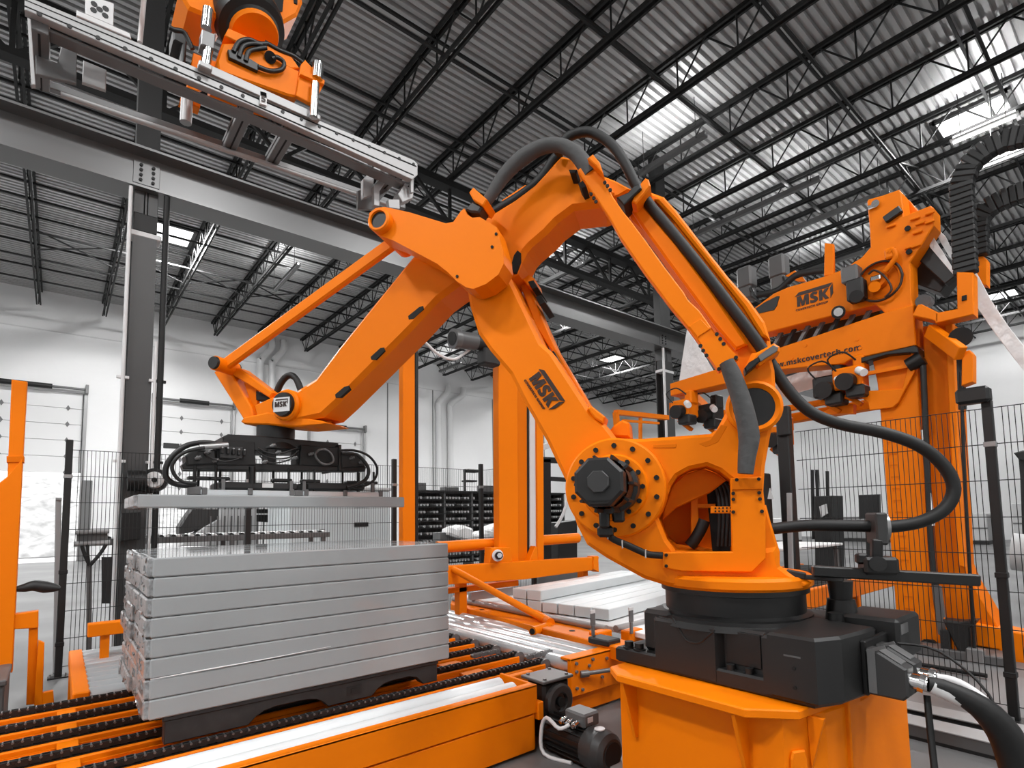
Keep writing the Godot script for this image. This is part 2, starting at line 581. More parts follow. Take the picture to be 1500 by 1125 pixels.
func build_roof() -> void:
	# trapezoid deck running along x, one rib every 0.17 m
	var d := MB.new()
	var z := -28.0
	while z < 9.0:
		var p := [[z, 10.70], [z + 0.085, 10.70], [z + 0.098, 10.785], [z + 0.157, 10.785], [z + 0.17, 10.70]]
		for i in 4:
			var a = p[i]
			var b = p[i + 1]
			d.quad(Vector3(-12, a[1], a[0]), Vector3(35, a[1], a[0]), Vector3(35, b[1], b[0]), Vector3(-12, b[1], b[0]))
		z += 0.17
	d.bx(-12.3, 35.3, 11.0, 11.2, -28.4, 9.3)
	struct("ceiling", d, M.deck)
	var names := ["leftmost", "second", "third", "fourth", "fifth", "sixth", "seventh", "eighth", "ninth", "tenth", "eleventh", "twelfth", "thirteenth", "fourteenth", "fifteenth", "sixteenth", "seventeenth", "eighteenth", "nineteenth"]
	for k in 18:
		joist(-0.9 + 2.03 * k, "black open web steel joist under the roof deck, %s from the left dock door" % names[k])
	joist(-2.93, "black open web steel joist at the far left beyond the others")
	# bridging rods across the joists
	for k in 13:
		for lvl in 2:
			var zz := (-6.28 if lvl else -5.9) - 2.1 * (k - 3)
			if zz < -27.0:
				continue
			var y := 10.58 if lvl else 9.97
			var b := part("bridging_rod", MB.new().bx(-11.9, 34.9, y - 0.025, y + 0.025, zz - 0.025, zz + 0.025), M.joist)
			b.set_meta("kind", "structure")
			tag(b, "black %s bridging rod across the joists, %s from the camera end" % ["upper" if lvl else "lower", names[k] if k else "nearest"], "rod", "bridging rods under the roof deck")
	for kx in [[0, -21.9], [1, -21.9], [2, -21.9], [3, -21.9], [9, -3.8], [10, -3.8], [8, -3.8], [11, -3.8], [9, -14.0], [10, -14.0]]:
		var x0: float = -0.9 + 2.03 * kx[0]
		var cr := MB.new().bar(Vector3(x0, 9.93, kx[1]), Vector3(x0 + 2.03, 10.6, kx[1]), 0.035, 0.035)
		cr.bar(Vector3(x0, 10.6, kx[1] - 0.05), Vector3(x0 + 2.03, 9.93, kx[1] - 0.05), 0.035, 0.035)
		var q := part("cross_brace", cr, M.joist)
		q.set_meta("kind", "structure")
		tag(q, "black crossed brace between the %s and %s joists %s" % [names[kx[0]], names[kx[0] + 1], "near the back wall" if kx[1] < -20 else ("overhead to the right" if kx[1] > -5 else "in mid hall")], "brace", "cross braces between joists")
	# girder truss carrying the joists
	var g := thing("girder_truss", "heavy black joist girder truss crossing under the roof behind the robot arm", "roof truss", Vector3(11.6, 8.75, -11.1))
	g.set_meta("kind", "structure")
	part("top_chord", MB.new().bx(-11.9, 34.9, 9.7, 9.86, -11.25, -10.95), M.joist, g)
	part("bottom_chord", MB.new().bx(-11.9, 34.9, 8.75, 8.87, -11.22, -10.98), M.joist, g)
	var gx := -11.0
	while gx < 34.0:
		for w in [[0.0, 8.81, 1.0, 9.75], [1.0, 9.75, 2.03, 8.81], [0.0, 8.81, 0.0, 9.75]]:
			part("web_bar", MB.new().bar(Vector3(gx + w[0], w[1], -11.1), Vector3(gx + w[2], w[3], -11.1), 0.07, 0.07), M.joist, g)
		gx += 2.03
	# daylight panels
	var pn := 0
	for p in PANELS:
		var t := thing("skylight", ["bright square roof skylight at the upper right above the tall chains", "small bright skylight seen left beside the tall grey column"][pn] if pn < 2 else "bright roof skylight %s" % ["over the far left front", "over the camera", "over the front right", "at the front wall", "over the left side", "over the left back", "behind the girder truss left", "behind the girder truss right", "at the far right middle", "at the far right back", "at the right wall"][pn - 2], "skylight", Vector3(p[0], 10.66, p[1]), "roof skylights")
		var fr := MB.new()
		for s in [-1, 1]:
			fr.bx(p[0] - 0.62, p[0] + 0.62, 10.62, 10.71, p[1] + s * 0.68 - 0.05, p[1] + s * 0.68 + 0.05)
			fr.bx(p[0] + s * 0.57 - 0.05, p[0] + s * 0.57 + 0.05, 10.62, 10.71, p[1] - 0.68, p[1] + 0.68)
		part("frame", fr, M.casting, t)
		part("pane", MB.new().bx(p[0] - 0.53, p[0] + 0.53, 10.66, 10.69, p[1] - 0.63, p[1] + 0.63), M.skylight, t)
		pn += 1
	# strip lamps slung beside the joists, open towards the deck: x, z0, z1, strength
	var li := 0
	for l in [[15.15, -2.7, -1.55], [16.6, -2.4, -0.6], [14.3, -8.8, -5.1], [16.3, -7.6, -4.2], [10.6, -7.8, -6.0], [19.6, -8.0, -5.6], [5.7, -20.2, -17.6], [16.4, -26.2, -24.0], [13.0, -14.2, -11.9]]:
		var t := thing("strip_lamp", "thin white strip lamp under the roof deck, %s" % ["close by the right skylight", "half hidden by the curved black chain", "along the double rail above the wrapper", "behind the wrapper tower", "above the hose arch of the robot", "far right over the film", "over the left dock wall", "beside the white wall pipes", "behind the girder truss"][li], "lamp", Vector3(l[0], 9.75, l[1]), "strip lamps")
		var hw := 0.09 if li < 2 else 0.05
		var hs := MB.new().bx(l[0] - hw, l[0] + hw, 9.70, 9.74, l[1], l[2], 0.01)
		if li >= 2:
			hs.bx(l[0] - 0.06, l[0] - 0.05, 9.70, 9.82, l[1], l[2]).bx(l[0] + 0.05, l[0] + 0.06, 9.70, 9.82, l[1], l[2])
		part("housing", hs, M.white if li < 2 else M.steel, t)
		part("lamp_tube", MB.new().cyl(Vector3(l[0], 9.79, l[1] + 0.05), Vector3(l[0], 9.79, l[2] - 0.05), 0.03, -1, 8), M.lamp, t)
		if li < 2:
			part("lower_tube", MB.new().cyl(Vector3(l[0], 9.67, l[1] + 0.05), Vector3(l[0], 9.67, l[2] - 0.05), 0.03, -1, 8), M.lamp, t)
		for zz in [l[1] + 0.2, l[2] - 0.2]:
			part("hanger", MB.new().cyl(Vector3(l[0] - 0.08, 9.74, zz), Vector3(l[0] - 0.08, 10.7, zz), 0.008, -1, 5), M.joist, t)
		var a := AreaLight3D.new()
		a.name = "lamp_light"
		a.area_size = Vector2(0.1, l[2] - l[1] - 0.1)
		a.light_energy = 1.6 if li != 3 else 0.8
		a.set("area_range", 60.0)
		a.shadow_enabled = true
		t.add_child(a)
		a.global_transform = Transform3D(Basis(Vector3.RIGHT, PI / 2), Vector3(l[0], 9.87, (l[1] + l[2]) * 0.5))
		li += 1
	# steel runway girder and its columns
	var b := thing("steel_girder", "grey wide flange steel girder spanning on columns above the fence", "girder", Vector3(5.6, 5.6, -8))
	b.set_meta("kind", "structure")
	part("top_flange", MB.new().bx(-4, 22, 6.08, 6.11, -8.22, -7.78), M.girder, b)
	part("web", MB.new().bx(-4, 22, 5.62, 6.08, -8.01, -7.99), M.girder, b)
	part("bottom_flange", MB.new().bx(-4, 22, 5.59, 5.62, -8.2, -7.80), M.girder, b)
	for cx in [0.69, 11.6]:
		var plate := part("splice_plate", MB.new().bx(cx - 0.14, cx + 0.14, 5.72, 6.02, -7.99, -7.975, 0.003), M.girder, b)
		for i in 4:
			for j in 2:
				part("bolt", MB.new().cyl(Vector3(cx - 0.06 + 0.13 * j, 5.77 + 0.065 * i, -7.975), Vector3(cx - 0.06 + 0.13 * j, 5.77 + 0.065 * i, -7.955), 0.02, -1, 6), M.dark, plate)
	for c in [[0.69, "tall grey steel column left of the gripper, with a capped box head"], [11.6, "grey steel column with pale pipes behind the orange wrapper arm"]]:
		var t := thing("steel_column", c[1], "column", Vector3(c[0], 0, -8))
		t.set_meta("kind", "structure")
		var x0: float = c[0]
		var w := 0.125 if x0 < 5 else 0.2
		part("front_flange", MB.new().bx(x0 - w, x0 + w, 0, 5.0, -7.90, -7.88), M.column, t)
		part("back_flange", MB.new().bx(x0 - w, x0 + w, 0, 5.59, -8.12, -8.10), M.column, t)
		part("web", MB.new().bx(x0 - 0.01, x0 + 0.01, 0, 5.59, -8.10, -7.90), M.column, t)
		part("base_plate", MB.new().bx(x0 - w - 0.02, x0 + w + 0.02, 0, 0.03, -8.14, -7.88), M.column, t)
		part("cap_plate", MB.new().bx(x0 - w - 0.03, x0 + w + 0.05, 5.0, 5.07, -8.1, -7.88, 0.01), M.label, t)
		part("head_box", MB.new().bx(x0 - w, x0 + w, 5.07, 5.3, -8.08, -7.885, 0.01), M.dark, t)
		part("head_web", MB.new().bx(x0 - w, x0 - 0.02, 5.3, 5.59, -8.1, -7.9, 0.005).bx(x0 + 0.02, x0 + w, 5.3, 5.59, -8.1, -7.9, 0.005), M.column, t)
		part("upper_stub", MB.new().bx(x0 - w, x0 + w, 6.11, 10.69, -8.1, -7.9), M.dark, t)
	# pipes on the left column
	for pp in [[0.525, 0.022, M.pipe_white, "thin white conduit on the left edge of the tall grey column"], [0.845, 0.018, M.pipe_white, "thin white conduit on the right edge of the tall grey column"], [0.90, 0.035, M.rubber, "black pipe standing at the right of the tall grey column"], [11.36, 0.03, M.pipe_white, "pale pipe on the left edge of the column behind the wrapper"]]:
		var pm := MB.new().cyl(Vector3(pp[0], 0, -7.84), Vector3(pp[0], 3.7 if absf(pp[0] - 0.845) < 0.01 else 5.58, -7.84), pp[1], -1, 10)
		for yy in [2.2, 3.2]:
			pm.bx(pp[0] - 0.06, pp[0] + 0.06, yy, yy + 0.03, -7.878, -7.83)
		single("pipe", pm, pp[2], pp[3], "pipe")

# ---------- conveyors ----------
func chain_mesh(x0: float, x1: float, z: float) -> MB:
	var c := MB.new()
	var x := x0
	var i := 0
	while x < x1:
		var s := 0.014 if i % 2 == 0 else 0.008
		for sd in [-1, 1]:
			c.box(Vector3(x, 0.395, z + sd * s), Vector3(0.032, 0.034, 0.006), 0.004)
		c.cyl(Vector3(x - 0.019, 0.395, z - 0.016), Vector3(x - 0.019, 0.395, z + 0.016), 0.014, -1, 6)
		x += 0.038
		i += 1
	return c

func build_conveyors() -> void:
	# chain conveyor under the stack
	var t := thing("chain_conveyor", "orange chain conveyor with five black chains carrying the palletised stack", "conveyor", Vector3(0.5, 0, -3.6))
	part("side_panel", MB.new().bx(-1.9, 2.42, 0.245, 0.42, -2.745, -2.715, 0.004).bx(-1.9, 2.42, 0.405, 0.42, -2.78, -2.715, 0.004), M.orange, t)
	part("lower_panel", MB.new().bx(-1.9, 2.40, 0.02, 0.235, -2.745, -2.722, 0.004), M.orange, t)
	part("end_plate", MB.new().bx(2.40, 2.42, 0.02, 0.42, -3.08, -2.74, 0.004), M.orange, t)
	part("flange_lip", MB.new().bx(2.415, 2.46, 0.2, 0.31, -2.76, -2.7, 0.004), M.orange, t)
	for z in [-2.865, -3.005]:
		part("guard_tube", MB.new().cyl(Vector3(-1.9, 0.358, z), Vector3(2.34, 0.358, z), 0.06, -1, 24), M.tube_white, t)
	part("tray", MB.new().bx(-1.9, 2.4, 0.2, 0.26, -3.1, -2.75), M.orange2, t)
	var zs := [-3.21, -3.52, -3.83, -4.14, -4.45]
	for i in 5:
		var z: float = zs[i]
		part("chain", chain_mesh(-1.9, 2.92, z), M.rubber, t).set_meta("kind", "stuff")
		var pins := MB.new()
		for k in 127:
			pins.cyl(Vector3(-1.88 + k * 0.038, 0.404, z - 0.021), Vector3(-1.88 + k * 0.038, 0.404, z + 0.021), 0.006, -1, 6)
		part("chain_pins", pins, M.alu_dark, t).set_meta("kind", "stuff")
		part("chain_rail", MB.new().bx(-1.9, 2.92, 0.25, 0.372, z - 0.042, z + 0.042, 0.006), M.orange, t)
		part("chain_track", MB.new().bx(-1.9, 2.9, 0.37, 0.376, z - 0.024, z + 0.024), M.black, t)
		part("return_sprocket", MB.new().cyl(Vector3(2.93, 0.355, z - 0.03), Vector3(2.93, 0.355, z + 0.03), 0.05, -1, 14), M.steel, t)
		# covers between the chains
		if i < 4:
			for cx in [[-1.9, 0.02, 0.345], [0.04, 0.13, 0.37], [0.14, 1.2, 0.33], [1.22, 2.3, 0.335], [2.32, 2.5, 0.36], [2.52, 2.86, 0.33]]:
				part("cover_plate", MB.new().bx(cx[0], cx[1], cx[2] - 0.02, cx[2], z - 0.255, z - 0.058, 0.004), M.orange, t)
			part("cover_lip", MB.new().bx(-1.9, 2.86, 0.30, 0.35, z - 0.25, z - 0.24).bx(-1.9, 2.86, 0.30, 0.35, z - 0.075, z - 0.065), M.orange2, t)
	part("front_rail", MB.new().bx(-1.9, 2.72, 0.3, 0.375, -3.14, -3.085, 0.006), M.orange, t)
	part("pan", MB.new().bx(-1.9, 2.9, 0.18, 0.2, -4.6, -3.1), M.orange2, t)
	for lx in [-1.2, 0.6, 2.2]:
		for lz in [-2.9, -4.4]:
			part("leg", MB.new().bx(lx - 0.05, lx + 0.05, 0, 0.2, lz - 0.05, lz + 0.05, 0.005), M.orange, t)
	for cx in [[2.02, -3.83], [2.34, -3.52], [2.62, -3.21]]:
		part("bearing_strip", chain_mesh(cx[0] + 0.2, cx[0] + 0.45, cx[1] - 0.05).moved(Vector3(0, 0.03, 0)), M.steel, t)

	# back roller conveyor at left
	t = thing("roller_conveyor", "white roller conveyor with orange side strip running back left of the stack", "conveyor", Vector3(0.6, 0, -5.3))
	part("side_strip", MB.new().bx(0.115, 0.205, 0.3, 0.42, -6.1, -4.56, 0.008), M.orange, t)
	part("far_strip", MB.new().bx(1.5, 1.58, 0.3, 0.42, -6.1, -4.56, 0.008), M.orange, t)
	part("pan", MB.new().bx(0.2, 1.5, 0.26, 0.28, -6.1, -4.56), M.dark, t)
	for i in 10:
		part("roller", MB.new().cyl(Vector3(0.2, 0.37, -4.65 - i * 0.152), Vector3(1.5, 0.37, -4.65 - i * 0.152), 0.05, -1, 18), M.roller, t)
	for lx in [0.16, 1.54]:
		for lz in [-4.8, -6.0]:
			part("leg", MB.new().bx(lx - 0.04, lx + 0.04, 0, 0.3, lz - 0.04, lz + 0.04), M.orange, t)
	single("stop_block", MB.new().bx(0.215, 0.62, 0.60, 0.70, -5.66, -5.54, 0.006).bx(0.3, 0.36, 0.42, 0.60, -5.63, -5.57), M.orange, "orange stop bar standing over the white rollers left of the stack", "stop bar")

	# cross roller conveyor at the end of the chains
	t = thing("roller_conveyor", "cross conveyor of long steel rollers between the chains and the orange channel", "conveyor", Vector3(3.3, 0, -4.4))
	for i in 5:
		part("roller", MB.new().cyl(Vector3(3.03 + i * 0.128, 0.375, -2.99), Vector3(3.03 + i * 0.128, 0.375, -6.4), 0.055, -1, 20), M.roller, t)
	var ep := part("end_frame", MB.new().bx(2.965, 3.60, 0.16, 0.44, -2.99, -2.95, 0.006).bx(2.965, 3.60, 0.42, 0.44, -3.06, -2.95, 0.005), M.orange, t)
	part("lower_frame", MB.new().bx(2.9, 3.75, 0.02, 0.16, -3.06, -2.99, 0.006).bx(2.9, 3.0, 0.02, 0.32, -6.4, -3.06), M.orange2, t)
	part("far_frame", MB.new().bx(2.95, 3.62, 0.16, 0.44, -6.45, -6.41), M.orange, t)
	for b in [[3.02, 0.40], [3.02, 0.34], [3.02, 0.22], [3.2, 0.40], [3.16, 0.36], [3.3, 0.25], [3.36, 0.38], [3.08, 0.20], [3.46, 0.21]]:
		part("bolt", MB.new().cyl(Vector3(b[0], b[1], -2.955), Vector3(b[0], b[1], -2.935), 0.012, -1, 8), M.steel, ep)
	part("push_rod", MB.new().cyl(Vector3(3.1, 0.315, -2.93), Vector3(3.34, 0.315, -2.86), 0.016, -1, 10).cyl(Vector3(3.06, 0.315, -2.945), Vector3(3.12, 0.315, -2.92), 0.026, -1, 10), M.steel, ep)

	# gear box and motor beside the chain conveyor
	t = thing("gear_motor", "dark finned electric motor with gear box between side panel and robot pedestal", "motor", Vector3(2.65, 0, -2.7))
	part("gear_box", MB.new().bx(2.5, 2.74, 0.03, 0.40, -2.92, -2.74, 0.02), M.casting, t)
	part("gear_cover", MB.new().bx(2.48, 2.76, 0.40, 0.42, -2.95, -2.72, 0.006), M.motor_light, t)
	for i in 4:
		part("bolt", MB.new().cyl(Vector3(2.52 + 0.2 * (i % 2), 0.42, -2.92 + 0.17 * (i / 2)), Vector3(2.52 + 0.2 * (i % 2), 0.43, -2.92 + 0.17 * (i / 2)), 0.012, -1, 6), M.steel, t)
	part("shaft_flange", MB.new().lathe(Vector3(2.62, 0.27, -2.74), Vector3(0, 0, 1), [Vector2(0.115, 0), Vector2(0.115, 0.03), Vector2(0.10, 0.04), Vector2(0.06, 0.04), Vector2(0.05, 0.02), Vector2(0, 0.02)], 28), M.motor, t)
	part("shaft_bore", MB.new().cyl(Vector3(2.62, 0.27, -2.72), Vector3(2.62, 0.27, -2.695), 0.03, -1, 16), M.hole, t)
	var mz := [-2.74, -2.36]
	var ax := Vector3(2.53, 0.115, 0)
	var body := MB.new().cyl(ax + Vector3(0, 0, -2.70), ax + Vector3(0, 0, -2.36), 0.098, -1, 24)
	for i in 18:
		var an := TAU * i / 18
		body.box(ax + Vector3(cos(an) * 0.105, sin(an) * 0.105, -2.53), Vector3(0.022, 0.005, 0.34), 0.0, Basis(Vector3(0, 0, 1), an))
	part("motor_body", body, M.black, t)
	part("fan_cowl", MB.new().lathe(ax + Vector3(0, 0, -2.36), Vector3(0, 0, 1), [Vector2(0.118, 0), Vector2(0.12, 0.09), Vector2(0.11, 0.14), Vector2(0.085, 0.165), Vector2(0, 0.165)], 28), M.motor, t)
	part("fan_grille", MB.new().cyl(ax + Vector3(0, 0, -2.20), ax + Vector3(0, 0, -2.19), 0.07, -1, 20), M.hole, t)
	part("rating_plate", MB.new().cyl(Vector3(2.53, 0.232, -2.29), Vector3(2.53, 0.238, -2.29), 0.032, -1, 18), M.label, t)
	part("terminal_box", MB.new().box(Vector3(2.56, 0.255, -2.46), Vector3(0.14, 0.085, 0.17), 0.012), M.motor_light, t)
	part("nameplate", MB.new().bx(2.52, 2.565, 0.245, 0.275, -2.375, -2.372), M.label, t)
	for i in 3:
		part("cable_gland", MB.new().cyl(Vector3(2.49, 0.25, -2.52 + 0.05 * i), Vector3(2.43, 0.235, -2.52 + 0.05 * i), 0.014, -1, 8).cyl(Vector3(2.46, 0.243, -2.52 + 0.05 * i), Vector3(2.445, 0.239, -2.52 + 0.05 * i), 0.02, -1, 6), M.chrome, t)
	part("motor_cable", MB.new().tube([Vector3(2.44, 0.237, -2.45), Vector3(2.40, 0.21, -2.50), Vector3(2.41, 0.24, -2.62), Vector3(2.40, 0.16, -2.66), Vector3(2.40, 0.02, -2.64), Vector3(2.45, 0.01, -2.45)], 0.012, 8), M.label, t)
	single("floor_duct", MB.new().bx(2.5, 2.95, 0.0, 0.05, -2.28, -2.12, 0.004).bx(2.5, 2.95, 0.05, 0.06, -2.30, -2.10, 0.003), M.alu, "short bright sheet metal floor duct in front of the finned motor", "cable duct")

	# orange channel beam and diagonal brace
	t = thing("channel_beam", "orange steel channel beam lying between steel rollers and the flat carton layer", "beam", Vector3(3.6, 0, -4.2))
	part("web", MB.new().exty([3.669, -5.644, 3.514, -4.193, 3.429, -3.138, 3.382, -2.685, 3.605, -2.806, 3.707, -3.31, 3.939, -4.582, 4.075, -6.202], 0.36, 0.47, 0.008), M.orange, t)
	part("stub_pipe", MB.new().cyl(Vector3(3.379, 0.45, -3.84), Vector3(3.661, 0.45, -3.913), 0.042, -1, 18), M.orange, t)
	part("pipe_mouth", MB.new().cyl(Vector3(3.372, 0.45, -3.839), Vector3(3.412, 0.45, -3.85), 0.028, -1, 16), M.hole, t)
	part("pipe_bracket", MB.new().box(Vector3(3.759, 0.43, -4.008), Vector3(0.02, 0.16, 0.13), 0.006), M.orange, t)
	for u in [Vector3(3.675, 0.471, -5.019), Vector3(3.512, 0.471, -3.228), Vector3(3.586, 0.471, -3.54)]:
		part("slot_hole", MB.new().cyl(u + Vector3(0, -0.005, 0), u + Vector3(0, 0.002, 0), 0.028, -1, 12), M.hole, t)
	for lz in [-3.0, -5.5]:
		part("leg", MB.new().bx(3.6, 3.7, 0, 0.37, lz - 0.05, lz + 0.05), M.orange, t)
	part("clamp_foot", MB.new().box(Vector3(3.474, 0.48, -3.067), Vector3(0.16, 0.05, 0.22), 0.01), M.dark, t)
	single("brace_tube", MB.new().cyl(Vector3(3.354, 0.932, -5.1), Vector3(3.676, 0.5, -4.005), 0.036, -1, 14).cyl(Vector3(3.793, 0.5, -4.253), Vector3(3.651, 0.48, -3.891), 0.048, -1, 14), M.orange, "slanted orange brace tube from the lifting frame down to the channel beam", "brace")

	# table with the flat layer of cartons
	t = thing("layer_table", "pale roller table under the flat layer of cartons beside the robot base", "conveyor", Vector3(4.8, 0, -4.4))
	part("top", MB.new().exty([4.021, -6.055, 4.018, -4.971, 3.92, -3.335, 3.832, -2.664, 5.798, -3.593, 6.46, -4.459, 4.753, -5.661], 0.44, 0.49, 0.006), M.white, t)
	part("edge_tube", MB.new().cyl(Vector3(3.793, 0.5, -5.772), Vector3(3.762, 0.5, -3.293), 0.03, -1, 14), M.alu, t)
	part("end_tube", MB.new().cyl(Vector3(3.821, 0.5, -3.235), Vector3(4.255, 0.5, -3.248), 0.03, -1, 14), M.alu, t)
	part("end_bracket", MB.new().box(Vector3(3.674, 0.45, -3.282), Vector3(0.2, 0.1, 0.1), 0.01).box(Vector3(3.912, 0.45, -3.13), Vector3(0.2, 0.1, 0.1), 0.01), M.orange, t)
	for p in [Vector3(3.836, 0.44, -5.319), Vector3(3.859, 0.44, -3.445), Vector3(6.504, 0.44, -3.742)]:
		part("leg", MB.new().bar(p, Vector3(p.x, 0, p.z), 0.08, 0.08), M.orange, t)
	for p in [Vector3(3.494, 0.5, -3.203), Vector3(3.829, 0.5, -3.069)]:
		var ps := thing("sensor_post", "small grey sensor flag on a post at the near carton corner, %s one" % ("left" if p.x < 3.75 else "right"), "sensor", p, "sensor flags by the carton layer")
		part("post", MB.new().box(p + Vector3(0, 0.03, 0), Vector3(0.03, 0.1, 0.02), 0.004), M.steel, ps)
		part("reflector", MB.new().box(p + Vector3(0, 0.13, 0), Vector3(0.055, 0.1, 0.012), 0.004), M.steel, ps)
		part("flag", MB.new().box(p + Vector3(0, 0.19, 0), Vector3(0.06, 0.03, 0.014), 0.004), M.label, ps)
	# cartons of the flat layer
	var O := Vector3(4.047, 0.5, -3.498)
	var E1: Vector3 = (Vector3(3.858, 0.5, -4.715) - O).normalized()
	var E2 := Vector3(-E1.z, 0, E1.x)
	var w: float = (Vector3(3.858, 0.5, -4.715) - O).length() / 6.0
	var ord := ["nearest", "second", "third", "fourth", "fifth", "farthest"]
	var basis := Basis(E2, Vector3.UP, -E1)
	for r in 6:
		for half in 1:
			var c: Vector3 = O + E1 * (w * (r + 0.5)) + E2 * 1.15 + Vector3(0, 0.055, 0)
			single("flat_carton", MB.new().box(c, Vector3(2.29, 0.105, w - 0.014), 0.006, basis), M.wrap_pale, "white wrapped long carton on the roller table, %s row from the robot" % ord[r], "carton", "cartons of the flat layer")
			if r > 3 and half == 0:
				single("flat_carton", MB.new().box(c + Vector3(0, 0.11, 0), Vector3(2.29, 0.105, w - 0.014), 0.006, basis), M.wrap_pale, "white wrapped long carton lying on top of the flat layer, %s of the two" % ["nearer", "farther"][r - 4], "carton", "cartons of the flat layer")
			if half == 0 and r < 4:
				for dx in [-0.35, 0.25]:
					pass

	# lifting frame with the orange masts
	t = thing("lifting_frame", "orange lifting frame with two masts and cross beam behind the carton layer", "machine frame", Vector3(4.2, 0, -5.2))
	part("cross_beam", MB.new().ext([3.206, 0.775, 3.207, 0.973, 4.288, 0.956, 5.73, 0.929, 5.667, 0.757, 4.37, 0.736], -5.2, -5.1, 0.008), M.orange, t)
	part("lower_beam", MB.new().ext([3.205, 0.658, 3.206, 0.716, 4.369, 0.72, 4.368, 0.654], -5.3, -5.2, 0.006), M.orange2, t)
	part("beam_tab", MB.new().ext([5.585, 0.769, 5.592, 0.942, 5.688, 0.945, 5.693, 0.724], -5.2, -5.08, 0.005), M.orange, t)
	part("thin_mast", MB.new().ext([2.797, 3.503, 2.942, 3.502, 2.944, -0.073, 2.794, -0.046], -5.3, -5.2, 0.008), M.orange, t)
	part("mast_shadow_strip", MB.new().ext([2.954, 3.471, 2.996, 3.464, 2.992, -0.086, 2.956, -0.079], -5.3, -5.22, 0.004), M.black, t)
	part("wide_mast", MB.new().ext([4.101, 3.478, 4.409, 3.533, 4.373, 0.868, 4.076, 0.889], -5.32, -5.2, 0.008), M.orange, t)
	part("mast_groove", MB.new().ext([4.406, 3.535, 4.603, 3.569, 4.547, 0.855, 4.37, 0.867], -5.32, -5.24, 0.006), M.orange2, t)
	part("mast_gap", MB.new().ext([4.605, 3.577, 4.665, 3.588, 4.597, 0.866, 4.551, 0.869], -5.32, -5.25, 0.003), M.hole, t)
	part("belt", MB.new().ext([4.644, 3.582, 4.776, 3.605, 4.717, 0.961, 4.59, 0.969], -5.3, -5.235, 0.003), M.label, t)
	part("right_flange", MB.new().ext([4.736, 3.591, 4.858, 3.612, 4.792, 0.838, 4.687, 0.845], -5.32, -5.2, 0.006), M.orange, t)
	part("base_bracket", MB.new().ext([3.863, 0.917, 3.887, 1.142, 4.183, 1.128, 4.21, 0.924, 4.262, 0.872], -5.24, -5.12, 0.006), M.orange, t)
	part("right_bracket", MB.new().ext([4.491, 0.848, 4.493, 0.947, 4.599, 1.125, 4.633, 1.106, 4.639, 0.904, 4.694, 0.833], -5.24, -5.14, 0.006), M.orange, t)
	part("guide_roller", MB.new().cyl(Vector3(3.985, 1.05, -5.12), Vector3(3.923, 1.049, -5.04), 0.065, -1, 20), M.white, t)
	part("roller_hub", MB.new().cyl(Vector3(3.941, 1.048, -5.05), Vector3(3.896, 1.054, -4.98), 0.045, -1, 16), M.black, t)
	part("roller_nut", MB.new().cyl(Vector3(3.906, 1.057, -4.98), Vector3(3.882, 1.06, -4.95), 0.03, -1, 6), M.chrome, t)
	part("push_tube", MB.new().cyl(Vector3(3.332, 1.159, -5.4), Vector3(5.623, 1.182, -5.4), 0.068, -1, 16), M.orange, t)
	for fx in [3.5, 5.5]:
		part("foot", MB.new().bx(fx, fx + 0.1, 0, 0.8, -5.3, -5.2), M.orange2, t)
	part("lower_rail", MB.new().ext([3.726, 0.533, 3.727, 0.626, 4.364, 0.629, 4.362, 0.53], -5.36, -5.3, 0.004), M.alu, t)
	t = thing("mast_motor", "grey finned motor on top of the orange mast seen between the robot arms", "motor", Vector3(3.692, 3.571, -5.2))
	part("body", MB.new().cyl(Vector3(3.475, 3.54, -5.15), Vector3(3.716, 3.554, -5.15), 0.10, -1, 20), M.motor_light, t)
	part("fan_cowl", MB.new().cyl(Vector3(3.4, 3.533, -5.15), Vector3(3.475, 3.54, -5.15), 0.115, -1, 20), M.alu_dark, t)
	part("fan_grille", MB.new().cyl(Vector3(3.39, 3.531, -5.15), Vector3(3.404, 3.534, -5.15), 0.08, -1, 18), M.casting, t)
	part("gear_head", MB.new().cyl(Vector3(3.716, 3.554, -5.15), Vector3(4, 3.558, -5.15), 0.085, -1, 14).box(Vector3(3.915, 3.4, -5.15), Vector3(0.25, 0.2, 0.16), 0.02), M.dark, t)
	part("bracket", MB.new().bar(Vector3(3.791, 3.49, -5.2), Vector3(4.251, 3.418, -5.2), 0.06, 0.05), M.dark, t)
	single("white_cable", MB.new().tube([Vector3(2.951, 3.465, -5.2), Vector3(3.062, 3.441, -5.2), Vector3(3.185, 3.363, -5.2), Vector3(3.311, 3.314, -5.2), Vector3(3.44, 3.313, -5.2), Vector3(3.535, 3.362, -5.2), Vector3(3.672, 3.468, -5.2)], 0.016, 8), M.white, "white cable sagging from the thin orange mast to the grey motor", "cable")

	# left orange gantry post
	t = thing("gantry_post", "tall orange post at the left edge before the open dock door", "post", Vector3(-0.224, 0.324, -6))
	part("upper_post", MB.new().ext([-0.339, 2.679, -0.242, 2.676, -0.241, 1.653, -0.327, 1.653], -6.1, -6.0, 0.006), M.orange, t)
	part("lower_post", MB.new().ext([-0.36, 0.35, -0.417, 1.783, -0.336, 1.873, -0.244, 2.033, -0.235, 0.565, -0.233, 0.326], -6.12, -5.985, 0.006), M.orange, t)
	part("cross_arm", MB.new().ext([-0.244, 0.78, -0.095, 0.789, -0.09, 0.652, -0.239, 0.662], -6.1, -6.0, 0.005), M.orange, t)
	part("side_leg", MB.new().ext([-0.149, 0.671, -0.095, 0.773, -0.077, 0.044, -0.139, 0.047], -6.12, -6.02, 0.005), M.orange2, t)
	part("front_leg", MB.new().ext([-0.085, 0.561, -0.046, 0.533, -0.038, 0.037, -0.089, 0.048], -6.0, -5.95, 0.004), M.orange, t)
